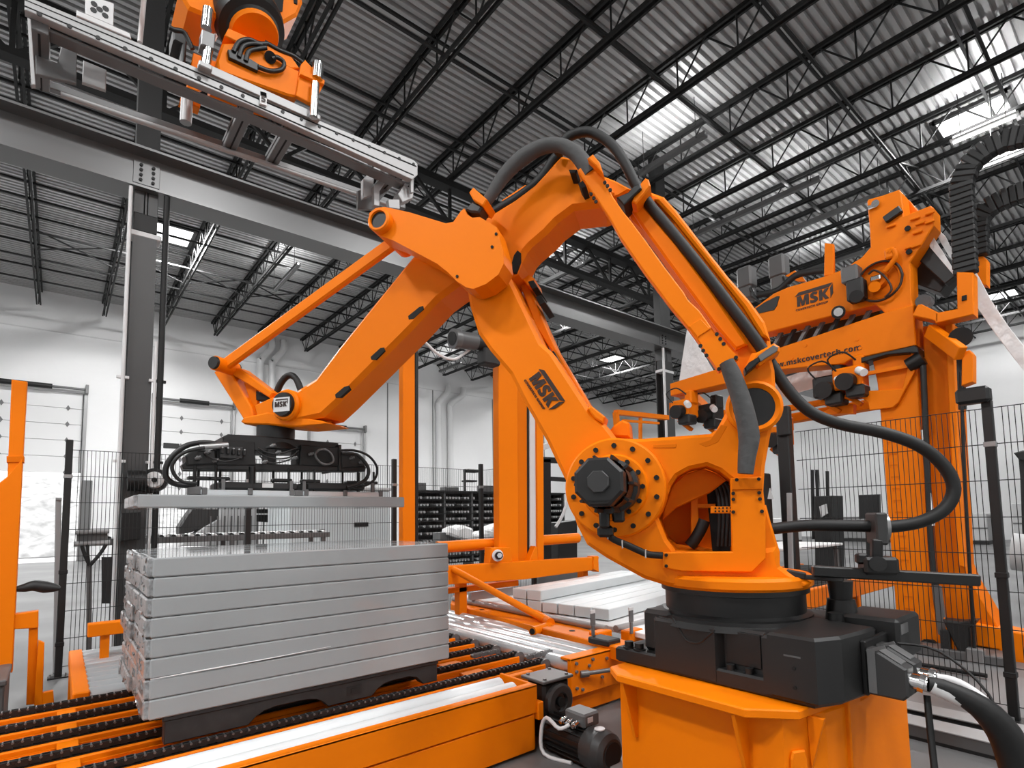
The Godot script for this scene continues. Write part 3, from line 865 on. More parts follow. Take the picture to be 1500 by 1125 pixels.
	part("foot_plate", MB.new().ext([-0.042, 0.139, 0.025, 0.141, 0.034, 0.042, -0.038, 0.037], -6.0, -5.95, 0.003), M.orange, t)
	part("collar", MB.new().ext([-0.341, 2.048, -0.236, 2.054, -0.234, 2.003, -0.339, 1.998], -6.11, -5.99, 0.003), M.orange2, t)
	single("bin_box", MB.new().bx(-0.55, -0.245, 0, 0.36, -6.0, -5.4, 0.01).bx(-0.56, -0.235, 0.36, 0.40, -6.02, -5.38, 0.008), M.motor_light, "grey lidded box on the floor at the foot of the left orange post", "box")
	single("sleeve_hose", MB.new().tube([Vector3(-0.247, 0.975, -6.05), Vector3(-0.189, 0.981, -6.05), Vector3(-0.13, 0.992, -6.05), Vector3(-0.061, 0.975, -6.05), Vector3(0.001, 0.963, -6.05), Vector3(0.036, 0.954, -6.05)], [0.02, 0.035, 0.045, 0.05, 0.035, 0.015], 10), M.dark, "dark wrapped hose joint between the left orange post and fence post", "hose")

# ---------- stack, pallet ----------
func build_stack() -> void:
	var t := thing("pallet", "black plastic pallet with arched sides under the tall carton stack", "pallet", Vector3(1.2, 0.42, -3.8))
	for z in [-3.26, -3.82, -4.34]:
		part("skid", MB.new().ext([0.44, 0.42, 0.82, 0.42, 0.86, 0.455, 0.90, 0.475, 0.96, 0.485, 1.13, 0.485, 1.18, 0.475, 1.22, 0.45, 1.25, 0.42, 1.52, 0.42, 1.56, 0.455, 1.60, 0.475, 1.66, 0.485, 1.78, 0.485, 1.83, 0.47, 1.86, 0.44, 1.88, 0.42, 1.985, 0.42, 1.985, 0.535, 0.44, 0.535], z - 0.04, z + 0.04, 0.005), M.pallet, t)
	part("deck", MB.new().bx(0.43, 1.99, 0.53, 0.556, -4.4, -3.21, 0.006), M.pallet, t)
	part("recycling_mark", MB.new().bx(1.36, 1.45, 0.455, 0.505, -3.222, -3.217).bx(1.385, 1.425, 0.468, 0.492, -3.22, -3.214), M.black, t)
	var rows := ["front", "second", "third", "rear"]
	var lay := ["bottom", "second", "third", "fourth", "fifth", "sixth", "seventh", "top"]
	var rng := RandomNumberGenerator.new()
	rng.seed = 9
	for l in 8:
		for r in 4:
			var y0 := 0.557 + l * 0.0962
			var z1 := -3.19 - r * 0.298
			var j := rng.randf_range(-0.012, 0.012) if r > 0 else rng.randf_range(-0.004, 0.004)
			var b := thing("long_carton", "grey film wrapped long carton in the pallet stack, %s layer, %s row" % [lay[l], rows[r]], "carton", Vector3(1.2, y0, z1 - 0.15), "cartons of the pallet stack")
			part("wrapped_body", MB.new().bx(0.365 + j, 2.06 + j, y0, y0 + 0.0935, z1 - 0.293, z1, 0.007), M.wrap, b)
			# gathered film at the end
			var e := MB.new()
			e.box(Vector3(0.357 + j, y0 + 0.047, z1 - 0.147), Vector3(0.03, 0.088, 0.28), 0.012)
			for k in 5:
				var yy := y0 + rng.randf_range(0.012, 0.082)
				var zz := z1 - rng.randf_range(0.03, 0.26)
				e.bar(Vector3(0.342 + j, yy, zz), Vector3(0.34 + j, yy + rng.randf_range(-0.03, 0.03), zz + rng.randf_range(-0.05, 0.05)), 0.006, 0.006)
			part("film_end", e, M.wrap_end, b)
	# loose film crease on the front
	single("film_crease", MB.new().tube([Vector3(0.37, 0.750, -3.188), Vector3(0.6, 0.753, -3.187), Vector3(0.9, 0.756, -3.187), Vector3(1.25, 0.766, -3.188)], [0.001, 0.0035, 0.0025, 0.001], 6), M.white, "bright raised crease of film across the lower front of the carton stack", "film")

# ---------- palletizing robot ----------
func mark(parent: Node, xf: Transform3D, h: float, m: Material, own := true) -> void:
	# logo: three letters under a slanted bar that turns down at the right
	letters("logo_letters", "MSK", h, xf * Transform3D(Basis(), Vector3(-0.1 * h, 0, 0)), m, parent, 1.08, 800, own, 1.1)
	var b := MB.new().ext([-1.75 * h, 0.70 * h, 1.62 * h, 0.70 * h, 2.0 * h, 1.05 * h, -1.35 * h, 1.05 * h], -0.002, 0.002, 0.0)
	b.ext([1.74 * h, 0.58 * h, 2.0 * h, 0.95 * h, 2.0 * h, -0.05 * h, 1.74 * h, -0.50 * h], -0.002, 0.002, 0.0)
	var o := part("logo_frame", b, m, parent, true)
	o.transform = xf if own else (parent as Node3D).global_transform.affine_inverse() * xf
	letters("logo_line", "COVERTECH GROUP", h * 0.21, xf * Transform3D(Basis(), Vector3(-0.12 * h, -0.82 * h, 0)), m, parent, 1.18, 700, own)

func build_robot() -> void:
	var ped := thing("robot_pedestal", "orange welded steel pedestal with a chamfered top plate carrying the robot", "pedestal", Vector3(2.86, 0, -1.55))
	part("top_plate", MB.new().exty([2.33, -2.02, 2.24, -1.90, 2.24, -1.22, 2.38, -1.06, 2.62, -1.03, 2.83, -0.99, 3.45, -0.95, 3.5, -2.02], 0.645, 0.685, 0.006), M.orange, ped)
	part("body", MB.new().exty([2.36, -1.98, 2.36, -1.12, 2.56, -1.03, 2.80, -0.985, 3.4, -0.97, 3.45, -1.98], 0.0, 0.65, 0.008), M.orange, ped)
	part("end_upright", MB.new().bx(2.70, 2.835, 0.0, 0.72, -1.03, -0.985, 0.006), M.orange, ped)
	for z in [-1.88, -1.28]:
		part("gusset", MB.new().ext([2.25, 0.645, 2.37, 0.645, 2.37, 0.35, 2.34, 0.35], z - 0.01, z + 0.01, 0.003), M.orange, ped)
	part("front_gusset", MB.new().extx([-1.07, 0.645, -1.0, 0.645, -1.06, 0.43], 2.47, 2.49, 0.003), M.orange, ped)
	part("slot_boss", MB.new().ext([-0.03, -0.05, 0.03, -0.05, 0.04, -0.02, 0.04, 0.05, 0.03, 0.08, -0.03, 0.08, -0.04, 0.05, -0.04, -0.02], 0, 0.015, 0.006, Basis(Vector3(0.9, 0, 0.42).normalized(), Vector3.UP, Vector3(-0.42, 0, 0.9).normalized())).moved(Vector3(2.418, 0.43, -1.094)), M.orange, ped)

	var R := thing("palletizing_robot", "large orange palletizing robot arm in the centre with thick black hoses", "robot")
	R.transform = Transform3D(Basis(Vector3(0.544066, 0, 0.839042), Vector3.UP, Vector3(-0.839042, 0, 0.544066)), Vector3(2.86, 0, -1.59))
	# --- fixed base, aligned with the hall ---
	var base := MB.new().exty([2.44, -2.07, 2.44, -1.02, 2.58, -0.965, 2.85, -0.93, 3.3, -0.93, 3.38, -2.07], 0.686, 0.765, 0.01)
	base.exty([2.437, -1.80, 2.437, -1.46, 2.49, -1.44, 2.49, -1.25, 2.437, -1.23, 2.437, -1.02, 2.575, -0.962, 2.86, -0.95, 3.28, -0.95, 3.3, -1.5, 3.2, -1.95, 2.62, -1.95], 0.69, 0.955, 0.012)
	base.bx(2.49, 2.72, 0.765, 0.985, -1.92, -1.74, 0.02)
	base.lathe(Vector3(2.86, 0, -1.59), Vector3.UP, [Vector2(0.44, 0.93), Vector2(0.43, 0.96), Vector2(0.385, 0.97), Vector2(0.36, 0.97)], 40)
	var bp := part("base_casting", base, M.casting, R)
	part("cover_block", MB.new().exty([2.425, -1.20, 2.425, -1.0, 2.55, -0.945, 2.72, -0.925, 2.86, -0.92, 2.95, -1.22], 0.70, 0.975, 0.012), M.casting, R)
	for b in [[2.47, -2.0], [2.47, -1.93]]:
		part("base_bolt", MB.new().cyl(Vector3(b[0], 0.765, b[1]), Vector3(b[0], 0.80, b[1]), 0.024, -1, 8).cyl(Vector3(b[0], 0.765, b[1]), Vector3(b[0], 0.772, b[1]), 0.034, -1, 12), M.rubber, R)
	for z in [-1.40, -1.31]:
		part("base_bolt", MB.new().cyl(Vector3(2.468, 0.765, z), Vector3(2.468, 0.79, z), 0.02, -1, 6), M.rubber, R)
	part("side_pocket", MB.new().bx(2.484, 2.492, 0.79, 0.94, -1.43, -1.26, 0.002), M.black, R)
	part("axis_motor", MB.new().cyl(Vector3(3.05, 0.955, -1.12), Vector3(3.05, 1.06, -1.12), 0.075, 0.062, 20).cyl(Vector3(3.05, 1.06, -1.12), Vector3(3.05, 1.15, -1.12), 0.05, 0.058, 20).cyl(Vector3(2.92, 0.955, -1.10), Vector3(2.92, 1.01, -1.10), 0.035, -1, 14), M.black, R)
	part("junction_box", MB.new().bx(2.98, 3.3, 0.80, 1.0, -1.12, -0.86, 0.015), M.casting, R)
	part("warning_plate", MB.new().bx(3.0, 3.10, 0.93, 0.975, -0.859, -0.856), M.steel, R)
	part("cast_ridge", MB.new().tube([Vector3(2.436, 0.971, -1.688), Vector3(2.436, 0.931, -1.658), Vector3(2.436, 0.877, -1.618), Vector3(2.436, 0.866, -1.584), Vector3(2.436, 0.873, -1.538), Vector3(2.436, 0.901, -1.504), Vector3(2.436, 0.933, -1.466)], 0.005, 6), M.casting, R)
	part("cover_slot", MB.new().bx(2.423, 2.427, 0.885, 0.892, -1.13, -1.06), M.motor_light, R)
	for y in [0.84, 0.76]:
		part("cover_screw", MB.new().cyl(Vector3(2.428, y, -1.09), Vector3(2.421, y, -1.09), 0.008, -1, 8), M.hole, R)
	# connectors and their cables at the near end
	var con := part("connector_panel", MB.new().bx(2.70, 2.98, 0.71, 0.94, -0.93, -0.905, 0.006), M.black, R)
	for c in [[2.74, 0.0], [2.86, 0.02]]:
		part("connector_hood", MB.new().extx([-0.905, 0.72, -0.905, 0.91, -0.86, 0.905, -0.78, 0.86, -0.76, 0.85, -0.76, 0.74, -0.78, 0.72], c[0] - 0.045, c[0] + 0.045, 0.008), M.motor, con, false)
		part("locking_lever", MB.new().bx(c[0] - 0.05, c[0] - 0.046, 0.73, 0.91, -0.90, -0.87).bar(Vector3(c[0] - 0.05, 0.90, -0.90), Vector3(c[0] - 0.05, 0.93, -0.83), 0.006, 0.012), M.steel, con, false)
		part("hood_top", MB.new().extx([-0.862, 0.907, -0.862, 0.912, -0.782, 0.867, -0.782, 0.862], c[0] - 0.032, c[0] + 0.032, 0.001), M.steel, con, false)
		part("cable_gland", MB.new().cyl(Vector3(c[0], 0.80, -0.765), Vector3(c[0], 0.795, -0.70), 0.032, -1, 8).cyl(Vector3(c[0], 0.80, -0.73), Vector3(c[0], 0.795, -0.71), 0.04, -1, 6), M.chrome, con, false)
	var cbl: Array = [Vector3(2.74, 0.797, -0.70), Vector3(2.76, 0.785, -0.64), Vector3(2.80, 0.71, -0.53), Vector3(2.84, 0.56, -0.47), Vector3(2.86, 0.30, -0.45), Vector3(2.86, 0.03, -0.45)]
	part("thick_cable", MB.new().tube(cbl, [0.03, 0.032, 0.05, 0.062, 0.062, 0.062], 12), M.rubber, R)
	part("cable_sleeve", MB.new().cyl(Vector3(2.745, 0.795, -0.69), Vector3(2.775, 0.755, -0.60), 0.034, -1, 12), M.label, R)
	part("white_core", MB.new().tube([Vector3(2.86, 0.80, -0.70), Vector3(2.87, 0.79, -0.63), Vector3(2.86, 0.73, -0.54), Vector3(2.86, 0.60, -0.48)], 0.018, 8), M.label, R)
	part("thin_cable", MB.new().tube([Vector3(2.78, 0.74, -0.72), Vector3(2.72, 0.55, -0.70), Vector3(2.62, 0.25, -0.66), Vector3(2.6, 0.02, -0.62)], 0.013, 8), M.rubber, R)
	part("loose_cable", MB.new().tube([Vector3(2.95, 0.90, -0.86), Vector3(3.0, 0.88, -0.72), Vector3(2.98, 0.74, -0.56), Vector3(2.9, 0.5, -0.47)], 0.006, 6), M.rubber, R)

	# --- slewing ring and carousel (robot axes: x to the right in the picture, z to the viewer) ---
	part("slewing_ring", MB.new().lathe(Vector3.ZERO, Vector3.UP, [Vector2(0, 0.96), Vector2(0.385, 0.965), Vector2(0.385, 0.98), Vector2(0.355, 0.99), Vector2(0.355, 1.085), Vector2(0.375, 1.09), Vector2(0.375, 1.12), Vector2(0, 1.12)], 48), M.black, R, true)
	var deckm := MB.new().lathe(Vector3.ZERO, Vector3.UP, [Vector2(0, 1.115), Vector2(0.38, 1.115), Vector2(0.395, 1.13), Vector2(0.395, 1.165), Vector2(0.38, 1.18), Vector2(0, 1.18)], 48)
	part("turntable", deckm, M.orange, R, true)
	# lower casting: rises from the turntable to the shoulder
	var low := MB.new().ext([-0.341, 1.126, -0.453, 1.16, -0.648, 1.268, -0.75, 1.338, -0.801, 1.441, -0.845, 1.576, -0.712, 1.63, -0.471, 1.586, -0.376, 1.503, -0.326, 1.364, -0.285, 1.306, -0.016, 1.286, 0.195, 1.328, 0.209, 1.233, 0.241, 1.206, 0.343, 1.154, 0.323, 1.124, 0.149, 1.099, -0.057, 1.098, -0.218, 1.108], 0.02, 0.26, 0.02)
	low.ext([-0.341, 1.133, -0.502, 1.188, -0.683, 1.327, -0.755, 1.441, -0.598, 1.627, -0.383, 1.528, -0.329, 1.364, -0.285, 1.328, -0.016, 1.286, 0.163, 1.328, 0.186, 1.158], -0.24, 0.02, 0.01)
	part("lower_casting", low, M.orange, R, true)
	# upper beam from shoulder to tower
	var up := MB.new().ext([-0.616, 1.92, -0.442, 1.906, -0.089, 1.912, -0.057, 1.932, 0.041, 2.103, 0.079, 2.216, 0.131, 2.32, 0.215, 2.318, 0.233, 2.219, 0.233, 2.094, 0.225, 2.002, 0.193, 1.87, 0.164, 1.731, 0.151, 1.605, 0.156, 1.508, 0.007, 1.51, 0.001, 1.666, -0.05, 1.715, -0.113, 1.746, -0.199, 1.731, -0.263, 1.697, -0.297, 1.647, -0.325, 1.564, -0.354, 1.528, -0.488, 1.623, -0.633, 1.741], 0.03, 0.25, 0.018)
	part("upper_beam", up, M.orange, R, true)
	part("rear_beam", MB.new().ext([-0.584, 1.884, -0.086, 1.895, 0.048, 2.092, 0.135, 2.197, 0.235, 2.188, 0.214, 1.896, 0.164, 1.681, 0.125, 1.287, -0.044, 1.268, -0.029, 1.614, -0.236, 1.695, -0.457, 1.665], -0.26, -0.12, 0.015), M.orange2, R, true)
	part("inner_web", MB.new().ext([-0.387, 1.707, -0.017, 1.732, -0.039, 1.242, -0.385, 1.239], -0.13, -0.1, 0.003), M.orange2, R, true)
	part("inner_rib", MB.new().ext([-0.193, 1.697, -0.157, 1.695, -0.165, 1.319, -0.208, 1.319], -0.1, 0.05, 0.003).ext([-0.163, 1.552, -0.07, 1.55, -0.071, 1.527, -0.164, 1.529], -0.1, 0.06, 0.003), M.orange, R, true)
	# fan-shaped recess under the beam
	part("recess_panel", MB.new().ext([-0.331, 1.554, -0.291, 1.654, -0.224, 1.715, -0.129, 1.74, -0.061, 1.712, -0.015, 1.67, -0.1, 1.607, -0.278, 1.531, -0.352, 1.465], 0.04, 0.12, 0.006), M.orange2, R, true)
	part("tower_post", MB.new().ext([0.008, 1.538, 0.161, 1.535, 0.178, 1.448, 0.212, 1.301, 0.208, 1.226, -0.012, 1.223], 0.05, 0.24, 0.012), M.orange, R, true)
	# bolted L-shaped cover with hose guide
	var cov := part("cover_plate", MB.new().ext([-0.005, 1.675, 0.144, 1.677, 0.144, 1.551, 0.149, 1.474, 0.139, 1.27, 0.074, 1.203, -0.254, 1.204, -0.351, 1.22, -0.348, 1.301, -0.015, 1.306], 0.255, 0.29, 0.006), M.orange, R, true)
	for u in [Vector3(0.023, 1.664, 0.29), Vector3(0.125, 1.664, 0.29), Vector3(0.004, 1.596, 0.29), Vector3(0.124, 1.596, 0.29), Vector3(0.003, 1.566, 0.29), Vector3(0.126, 1.565, 0.29), Vector3(0, 1.503, 0.29), Vector3(0.132, 1.504, 0.29), Vector3(-0.334, 1.231, 0.29), Vector3(-0.332, 1.287, 0.29)]:
		part("bolt", MB.new().cyl(u, u + Vector3(0, 0, 0.012), 0.009, -1, 8), M.hole, cov, true)
	part("perforated_strap", MB.new().ext([-0.104, 1.533, -0.004, 1.531, -0.005, 1.496, -0.106, 1.498], 0.245, 0.275, 0.004), M.orange, R, true)
	for i in 5:
		part("strap_hole", MB.new().cyl(Vector3(-0.082, 1.524, 0.276) + Vector3(0.018 * i, 0, -0.002), Vector3(-0.082, 1.524, 0.276) + Vector3(0.018 * i, 0, 0.002), 0.005, -1, 6).cyl(Vector3(-0.083, 1.508, 0.276) + Vector3(0.018 * i, 0, -0.002), Vector3(-0.083, 1.508, 0.276) + Vector3(0.018 * i, 0, 0.002), 0.005, -1, 6), M.hole, R, true)
	part("holder_plate", MB.new().ext([0.004, 1.671, 0.142, 1.673, 0.14, 1.612, -0.002, 1.613], 0.285, 0.30, 0.004), M.orange2, R, true)
	# hoses inside the tower
	for i in 4:
		part("inner_hose", MB.new().tube([Vector3(-0.115, 1.677, 0.08) + Vector3(0.02 * i, 0, 0), Vector3(-0.069, 1.63, 0.1) + Vector3(0.02 * i, 0.01, 0), Vector3(-0.054, 1.523, 0.12) + Vector3(0.02 * i, 0, 0), Vector3(-0.07, 1.323, 0.12) + Vector3(0.02 * i, 0, 0)], 0.012, 8), M.rubber, R, true)
	part("black_cable_bunch", MB.new().tube([Vector3(-0.132, 1.462, 0.1), Vector3(-0.155, 1.41, 0.1), Vector3(-0.186, 1.359, 0.1), Vector3(-0.215, 1.322, 0.1)], 0.032, 10), M.rubber, R, true)
	part("dark_recess", MB.new().ext([-0.085, 1.693, 0.019, 1.667, 0.001, 1.29, -0.096, 1.29, -0.111, 1.599], 0.0, 0.04, 0.003), M.hole, R, true)
	part("cast_notch", MB.new().ext([-0.153, 1.862, -0.092, 1.88, -0.036, 1.955, -0.003, 1.945, -0.053, 1.863, -0.114, 1.841], 0.240, 0.2515, 0.003), M.orange2, R, true)
	part("shoulder_rib", MB.new().tube([Vector3(-0.475, 1.861, 0.25), Vector3(-0.412, 1.825, 0.25), Vector3(-0.364, 1.764, 0.25), Vector3(-0.332, 1.689, 0.25)], 0.006, 6), M.orange, R, true)
	# embossed beam slot
	part("beam_slot", MB.new().ext([-0.378, 1.867, -0.259, 1.867, -0.264, 1.846, -0.379, 1.852], 0.246, 0.2535, 0.001), M.orange2, R, true)
	# tower pivot of the long rod
	var pv := Vector3(0.125, 2.033, 0.25)
	part("pivot_ring", MB.new().lathe(Vector3(pv.x, pv.y, 0.24), Vector3(0, 0, 1), [Vector2(0.135, 0), Vector2(0.135, 0.03), Vector2(0.12, 0.04), Vector2(0.10, 0.02), Vector2(0.10, -0.02)], 32), M.orange, R, true)
	part("pivot_bore", MB.new().cyl(Vector3(pv.x, pv.y, 0.2), Vector3(pv.x, pv.y, 0.255), 0.10, -1, 28), M.black, R, true)
	# --- shoulder flange and motor ---
	var sh := Vector3(-0.586, 1.644, 0.3)
	var fl := part("shoulder_flange", MB.new().lathe(Vector3(sh.x, sh.y, 0.0), Vector3(0, 0, 1), [Vector2(0.27, -0.24), Vector2(0.275, 0.2), Vector2(0.268, 0.29), Vector2(0.258, 0.30), Vector2(0.18, 0.30), Vector2(0.17, 0.32), Vector2(0.12, 0.32), Vector2(0, 0.32)], 56), M.orange, R, true)
	for i in 14:
		var an := TAU * i / 14 + 0.2
		part("bolt", MB.new().cyl(Vector3(sh.x + cos(an) * 0.225, sh.y + sin(an) * 0.225, 0.30), Vector3(sh.x + cos(an) * 0.225, sh.y + sin(an) * 0.225, 0.312), 0.014, -1, 8), M.hole, fl, true)
	for i in 12:
		var an := TAU * i / 12
		part("small_bolt", MB.new().cyl(Vector3(sh.x + cos(an) * 0.15, sh.y + sin(an) * 0.15, 0.32), Vector3(sh.x + cos(an) * 0.15, sh.y + sin(an) * 0.15, 0.34), 0.013, -1, 8), M.hole, fl, true)
	var mo := MB.new().lathe(Vector3(sh.x, sh.y, 0.32), Vector3(0, 0, 1), [Vector2(0.135, 0), Vector2(0.14, 0.02), Vector2(0.14, 0.16), Vector2(0.12, 0.17), Vector2(0.12, 0.4)], 24)
	for i in 10:
		var fa := TAU * i / 10
		mo.box(Vector3(sh.x + cos(fa) * 0.125, sh.y + sin(fa) * 0.125, 0.57), Vector3(0.03, 0.012, 0.26), 0.0, Basis(Vector3(0, 0, 1), fa))
	var oct := []
	for i in 8:
		oct.append_array([sh.x + 0.116 * cos(TAU * (i + 0.5) / 8), sh.y + 0.116 * sin(TAU * (i + 0.5) / 8)])
	mo.ext(oct, 0.66, 0.86, 0.012)
	var mp := part("shoulder_motor", mo, M.casting, R, true)
	var oc2 := []
	for i in 8:
		oc2.append_array([sh.x + 0.052 * cos(TAU * (i + 0.5) / 8), sh.y + 0.052 * sin(TAU * (i + 0.5) / 8)])
	part("motor_cap", MB.new().ext(oc2, 0.86, 0.875, 0.004), M.motor, mp, true)
	part("cap_groove", MB.new().bx(sh.x - 0.05, sh.x + 0.05, sh.y - 0.085, sh.y - 0.08, 0.86, 0.864), M.hole, mp, true)
	part("motor_plug", MB.new().box(Vector3(sh.x + 0.03, sh.y - 0.15, 0.40), Vector3(0.06, 0.07, 0.06), 0.01).box(Vector3(sh.x - 0.04, sh.y - 0.17, 0.42), Vector3(0.05, 0.09, 0.06), 0.012).box(Vector3(sh.x - 0.04, sh.y - 0.23, 0.40), Vector3(0.08, 0.06, 0.06), 0.015), M.black, mp, true)
	part("motor_cable", MB.new().tube([Vector3(-0.642, 1.425, 0.36), Vector3(-0.604, 1.382, 0.36), Vector3(-0.569, 1.361, 0.36), Vector3(-0.525, 1.343, 0.36), Vector3(-0.467, 1.316, 0.36), Vector3(-0.416, 1.295, 0.36), Vector3(-0.346, 1.289, 0.36)], 0.018, 10), M.rubber, R, true)
	for u in [Vector3(-0.618, 1.393, 0.36), Vector3(-0.545, 1.347, 0.36), Vector3(-0.43, 1.298, 0.36)]:
		part("cable_tie", MB.new().box(u, Vector3(0.006, 0.042, 0.042), 0.002), M.label, R, true)
	# --- link arm ---
	var la := part("link_arm", MB.new().ext([-1.475, 2.92, -1.458, 2.809, -1.402, 2.624, -1.327, 2.509, -1.199, 2.349, -1.117, 2.176, -0.985, 1.936, -0.885, 1.714, -0.794, 1.556, -0.491, 1.568, -0.502, 1.814, -0.635, 2.002, -0.714, 2.077, -0.94, 2.459, -1.001, 2.519, -1.164, 2.892, -1.227, 3.031, -1.306, 3.122, -1.418, 3.184, -1.497, 3.087], -0.14, 0.18, 0.022), M.orange, R, true)
	part("edge_rail", MB.new().ext([-1.204, 3.03, -1.132, 2.988, -1.035, 2.726, -0.964, 2.552, -0.738, 2.132, -0.772, 2.109, -0.991, 2.529, -1.084, 2.688], -0.20, -0.02, 0.008), M.orange, la, true)
	for q in [[-1.11, 2.958, -1.074, 2.962, -1.049, 2.913, -1.084, 2.905], [-1.063, 2.853, -1.027, 2.862, -1.002, 2.81, -1.038, 2.797]]:
		part("side_window", MB.new().ext(q, -0.2, 0.06, 0.002), M.hole, la, true)
	part("side_lug", MB.new().ext([-1.155, 2.991, -1.114, 3.017, -1.078, 2.989, -1.07, 2.943, -1.111, 2.931], -0.16, 0.03, 0.005), M.orange, la, true)
	part("slot", MB.new().ext([-0.978, 2.504, -0.965, 2.511, -0.867, 2.323, -0.88, 2.311], -0.06, 0.03, 0.002).ext([-0.855, 2.279, -0.843, 2.287, -0.755, 2.129, -0.768, 2.118], -0.06, 0.03, 0.002), M.hole, la, true)
	part("shoulder_knuckle", MB.new().ext([-0.655, 1.954, -0.605, 2.016, -0.557, 2.045, -0.518, 2.026, -0.514, 1.938], -0.12, 0.08, 0.012), M.orange, la, true)
	part("ridge_boss", MB.new().ext([-0.738, 2.104, -0.714, 2.118, -0.638, 2.05, -0.651, 2.011, -0.7, 2.046], 0.05, 0.19, 0.008), M.orange, la, true)
	var c0 := Vector3(-0.998, 2.235, 0.183)
	var dx: Vector3 = (Vector3(-0.935, 2.145, 0.183) - Vector3(-1.05, 2.33, 0.183)).normalized()
	mark(la, Transform3D(Basis(dx, Vector3(-dx.y, dx.x, 0), Vector3(0, 0, 1)), c0), 0.068, M.logo)
	# --- main arm ---
	var ma := part("main_arm", MB.new().ext([-2.763, 2.395, -2.612, 2.463, -2.433, 2.656, -1.876, 3.206, -1.663, 3.334, -1.377, 3.379, -1.17, 3.466, -1.04, 3.538, -0.867, 3.688, -0.755, 3.628, -0.613, 3.502, -0.556, 3.393, -0.623, 3.312, -0.796, 3.324, -0.899, 3.265, -0.964, 3.207, -1.061, 3.141, -1.092, 3.111, -1.129, 3.047, -1.152, 2.984, -1.269, 2.932, -1.475, 2.944, -1.522, 2.977, -1.68, 2.891, -1.862, 2.731, -2.166, 2.488, -2.429, 2.277, -2.548, 2.191, -2.759, 2.168, -2.875, 2.243], -0.13, 0.15, 0.03), M.orange, R, true)
	for q in [[-1.895, 2.805, -1.816, 2.854, -1.787, 2.859, -1.782, 2.836, -1.855, 2.782, -1.89, 2.782], [-2.172, 2.563, -2.1, 2.615, -2.07, 2.616, -2.065, 2.593, -2.131, 2.54, -2.166, 2.544], [-2.443, 2.333, -2.374, 2.379, -2.337, 2.385, -2.332, 2.361, -2.4, 2.311, -2.437, 2.31], [-1.188, 3.038, -1.17, 3.096, -1.147, 3.123, -1.126, 3.102, -1.131, 3.055, -1.159, 2.986, -1.176, 2.984]]:
		part("oval_slot", MB.new().ext(q, 0.12, 0.153, 0.001), M.hole, ma, true)
	part("rear_lug", MB.new().ext([-0.831, 3.385, -0.734, 3.486, -0.627, 3.531, -0.545, 3.479, -0.457, 3.409, -0.528, 3.379, -0.636, 3.357], -0.2, 0.1, 0.012), M.orange, ma, true)
	part("rear_web", MB.new().ext([-1.401, 3.517, -1.326, 3.628, -1.166, 3.701, -0.88, 3.68, -0.884, 3.504, -1.208, 3.519], -0.2, -0.1, 0.01), M.orange, ma, true)
	part("black_trough", MB.new().tube([Vector3(-1.379, 3.378, 0.12), Vector3(-1.277, 3.426, 0.12), Vector3(-1.155, 3.474, 0.12), Vector3(-1.052, 3.529, 0.12), Vector3(-0.977, 3.593, 0.12), Vector3(-0.919, 3.669, 0.12), Vector3(-0.875, 3.703, 0.12)], 0.032, 8), M.rubber, R, true)
	# --- bell crank with the upper rod ---
	var bc := part("bell_crank", MB.new().ext([-2.049, 3.414, -2.005, 3.437, -1.942, 3.434, -1.767, 3.365, -1.526, 3.251, -1.477, 3.251, -1.428, 3.309, -1.406, 3.322, -1.389, 3.281, -1.355, 3.254, -1.308, 3.249, -1.207, 3.172, -1.168, 3.018, -1.165, 2.945, -1.199, 2.885, -1.275, 2.84, -1.351, 2.822, -1.398, 2.837, -1.458, 2.883, -1.519, 2.951, -1.585, 3.011, -1.88, 3.206, -1.966, 3.248, -2.024, 3.293, -2.054, 3.357], 0.20, 0.37, 0.025), M.orange, R, true)
	for u in [Vector3(-1.208, 3.127, 0.37), Vector3(-1.234, 3.054, 0.37), Vector3(-1.454, 2.911, 0.37)]:
		part("bolt", MB.new().cyl(u, u + Vector3(0, 0, 0.006), 0.009, -1, 8), M.hole, bc, true)
	var ct := Vector3(-1.958, 3.332, 0.4)
	part("crank_tube", MB.new().lathe(Vector3(ct.x, ct.y, 0), Vector3(0, 0, 1), [Vector2(0.075, 0.05), Vector2(0.075, 0.41), Vector2(0.068, 0.42), Vector2(0.056, 0.42), Vector2(0.052, 0.38)], 28), M.orange, bc, true)
	part("tube_bore", MB.new().cyl(Vector3(ct.x, ct.y, 0.3), Vector3(ct.x, ct.y, 0.405), 0.053, -1, 24), M.black, bc, true)
	var pin := Vector3(-3.379, 2.62, 0.2)
	var rod := part("upper_rod", MB.new().bar(Vector3(pin.x, pin.y, 0.16), Vector3(ct.x, ct.y, 0.16), 0.05, 0.085, 0.012), M.orange, R, true)
	part("rod_eye", MB.new().cyl(Vector3(pin.x, pin.y, 0.06), Vector3(pin.x, pin.y, 0.245), 0.052, -1, 24), M.orange, rod, true)
	part("eye_cap", MB.new().cyl(Vector3(pin.x, pin.y, 0.245), Vector3(pin.x, pin.y, 0.262), 0.047, 0.043, 24), M.black, rod, true)
	part("eye_seal", MB.new().cyl(Vector3(pin.x, pin.y, 0.045), Vector3(pin.x, pin.y, 0.06), 0.05, -1, 20), M.black, rod, true)
	# --- wrist ---
	var wr := part("wrist_bracket", MB.new().ext([-3.539, 2.605, -3.451, 2.648, -3.359, 2.557, -3.191, 2.32, -3.165, 2.248, -3.08, 2.202, -3.237, 2.208], 0.0, 0.10, 0.008), M.orange, R, true)
	part("upper_strut", MB.new().ext([-3.438, 2.636, -3.299, 2.613, -3.001, 2.404, -3.024, 2.366, -3.353, 2.561], 0.0, 0.10, 0.008), M.orange, wr, true)
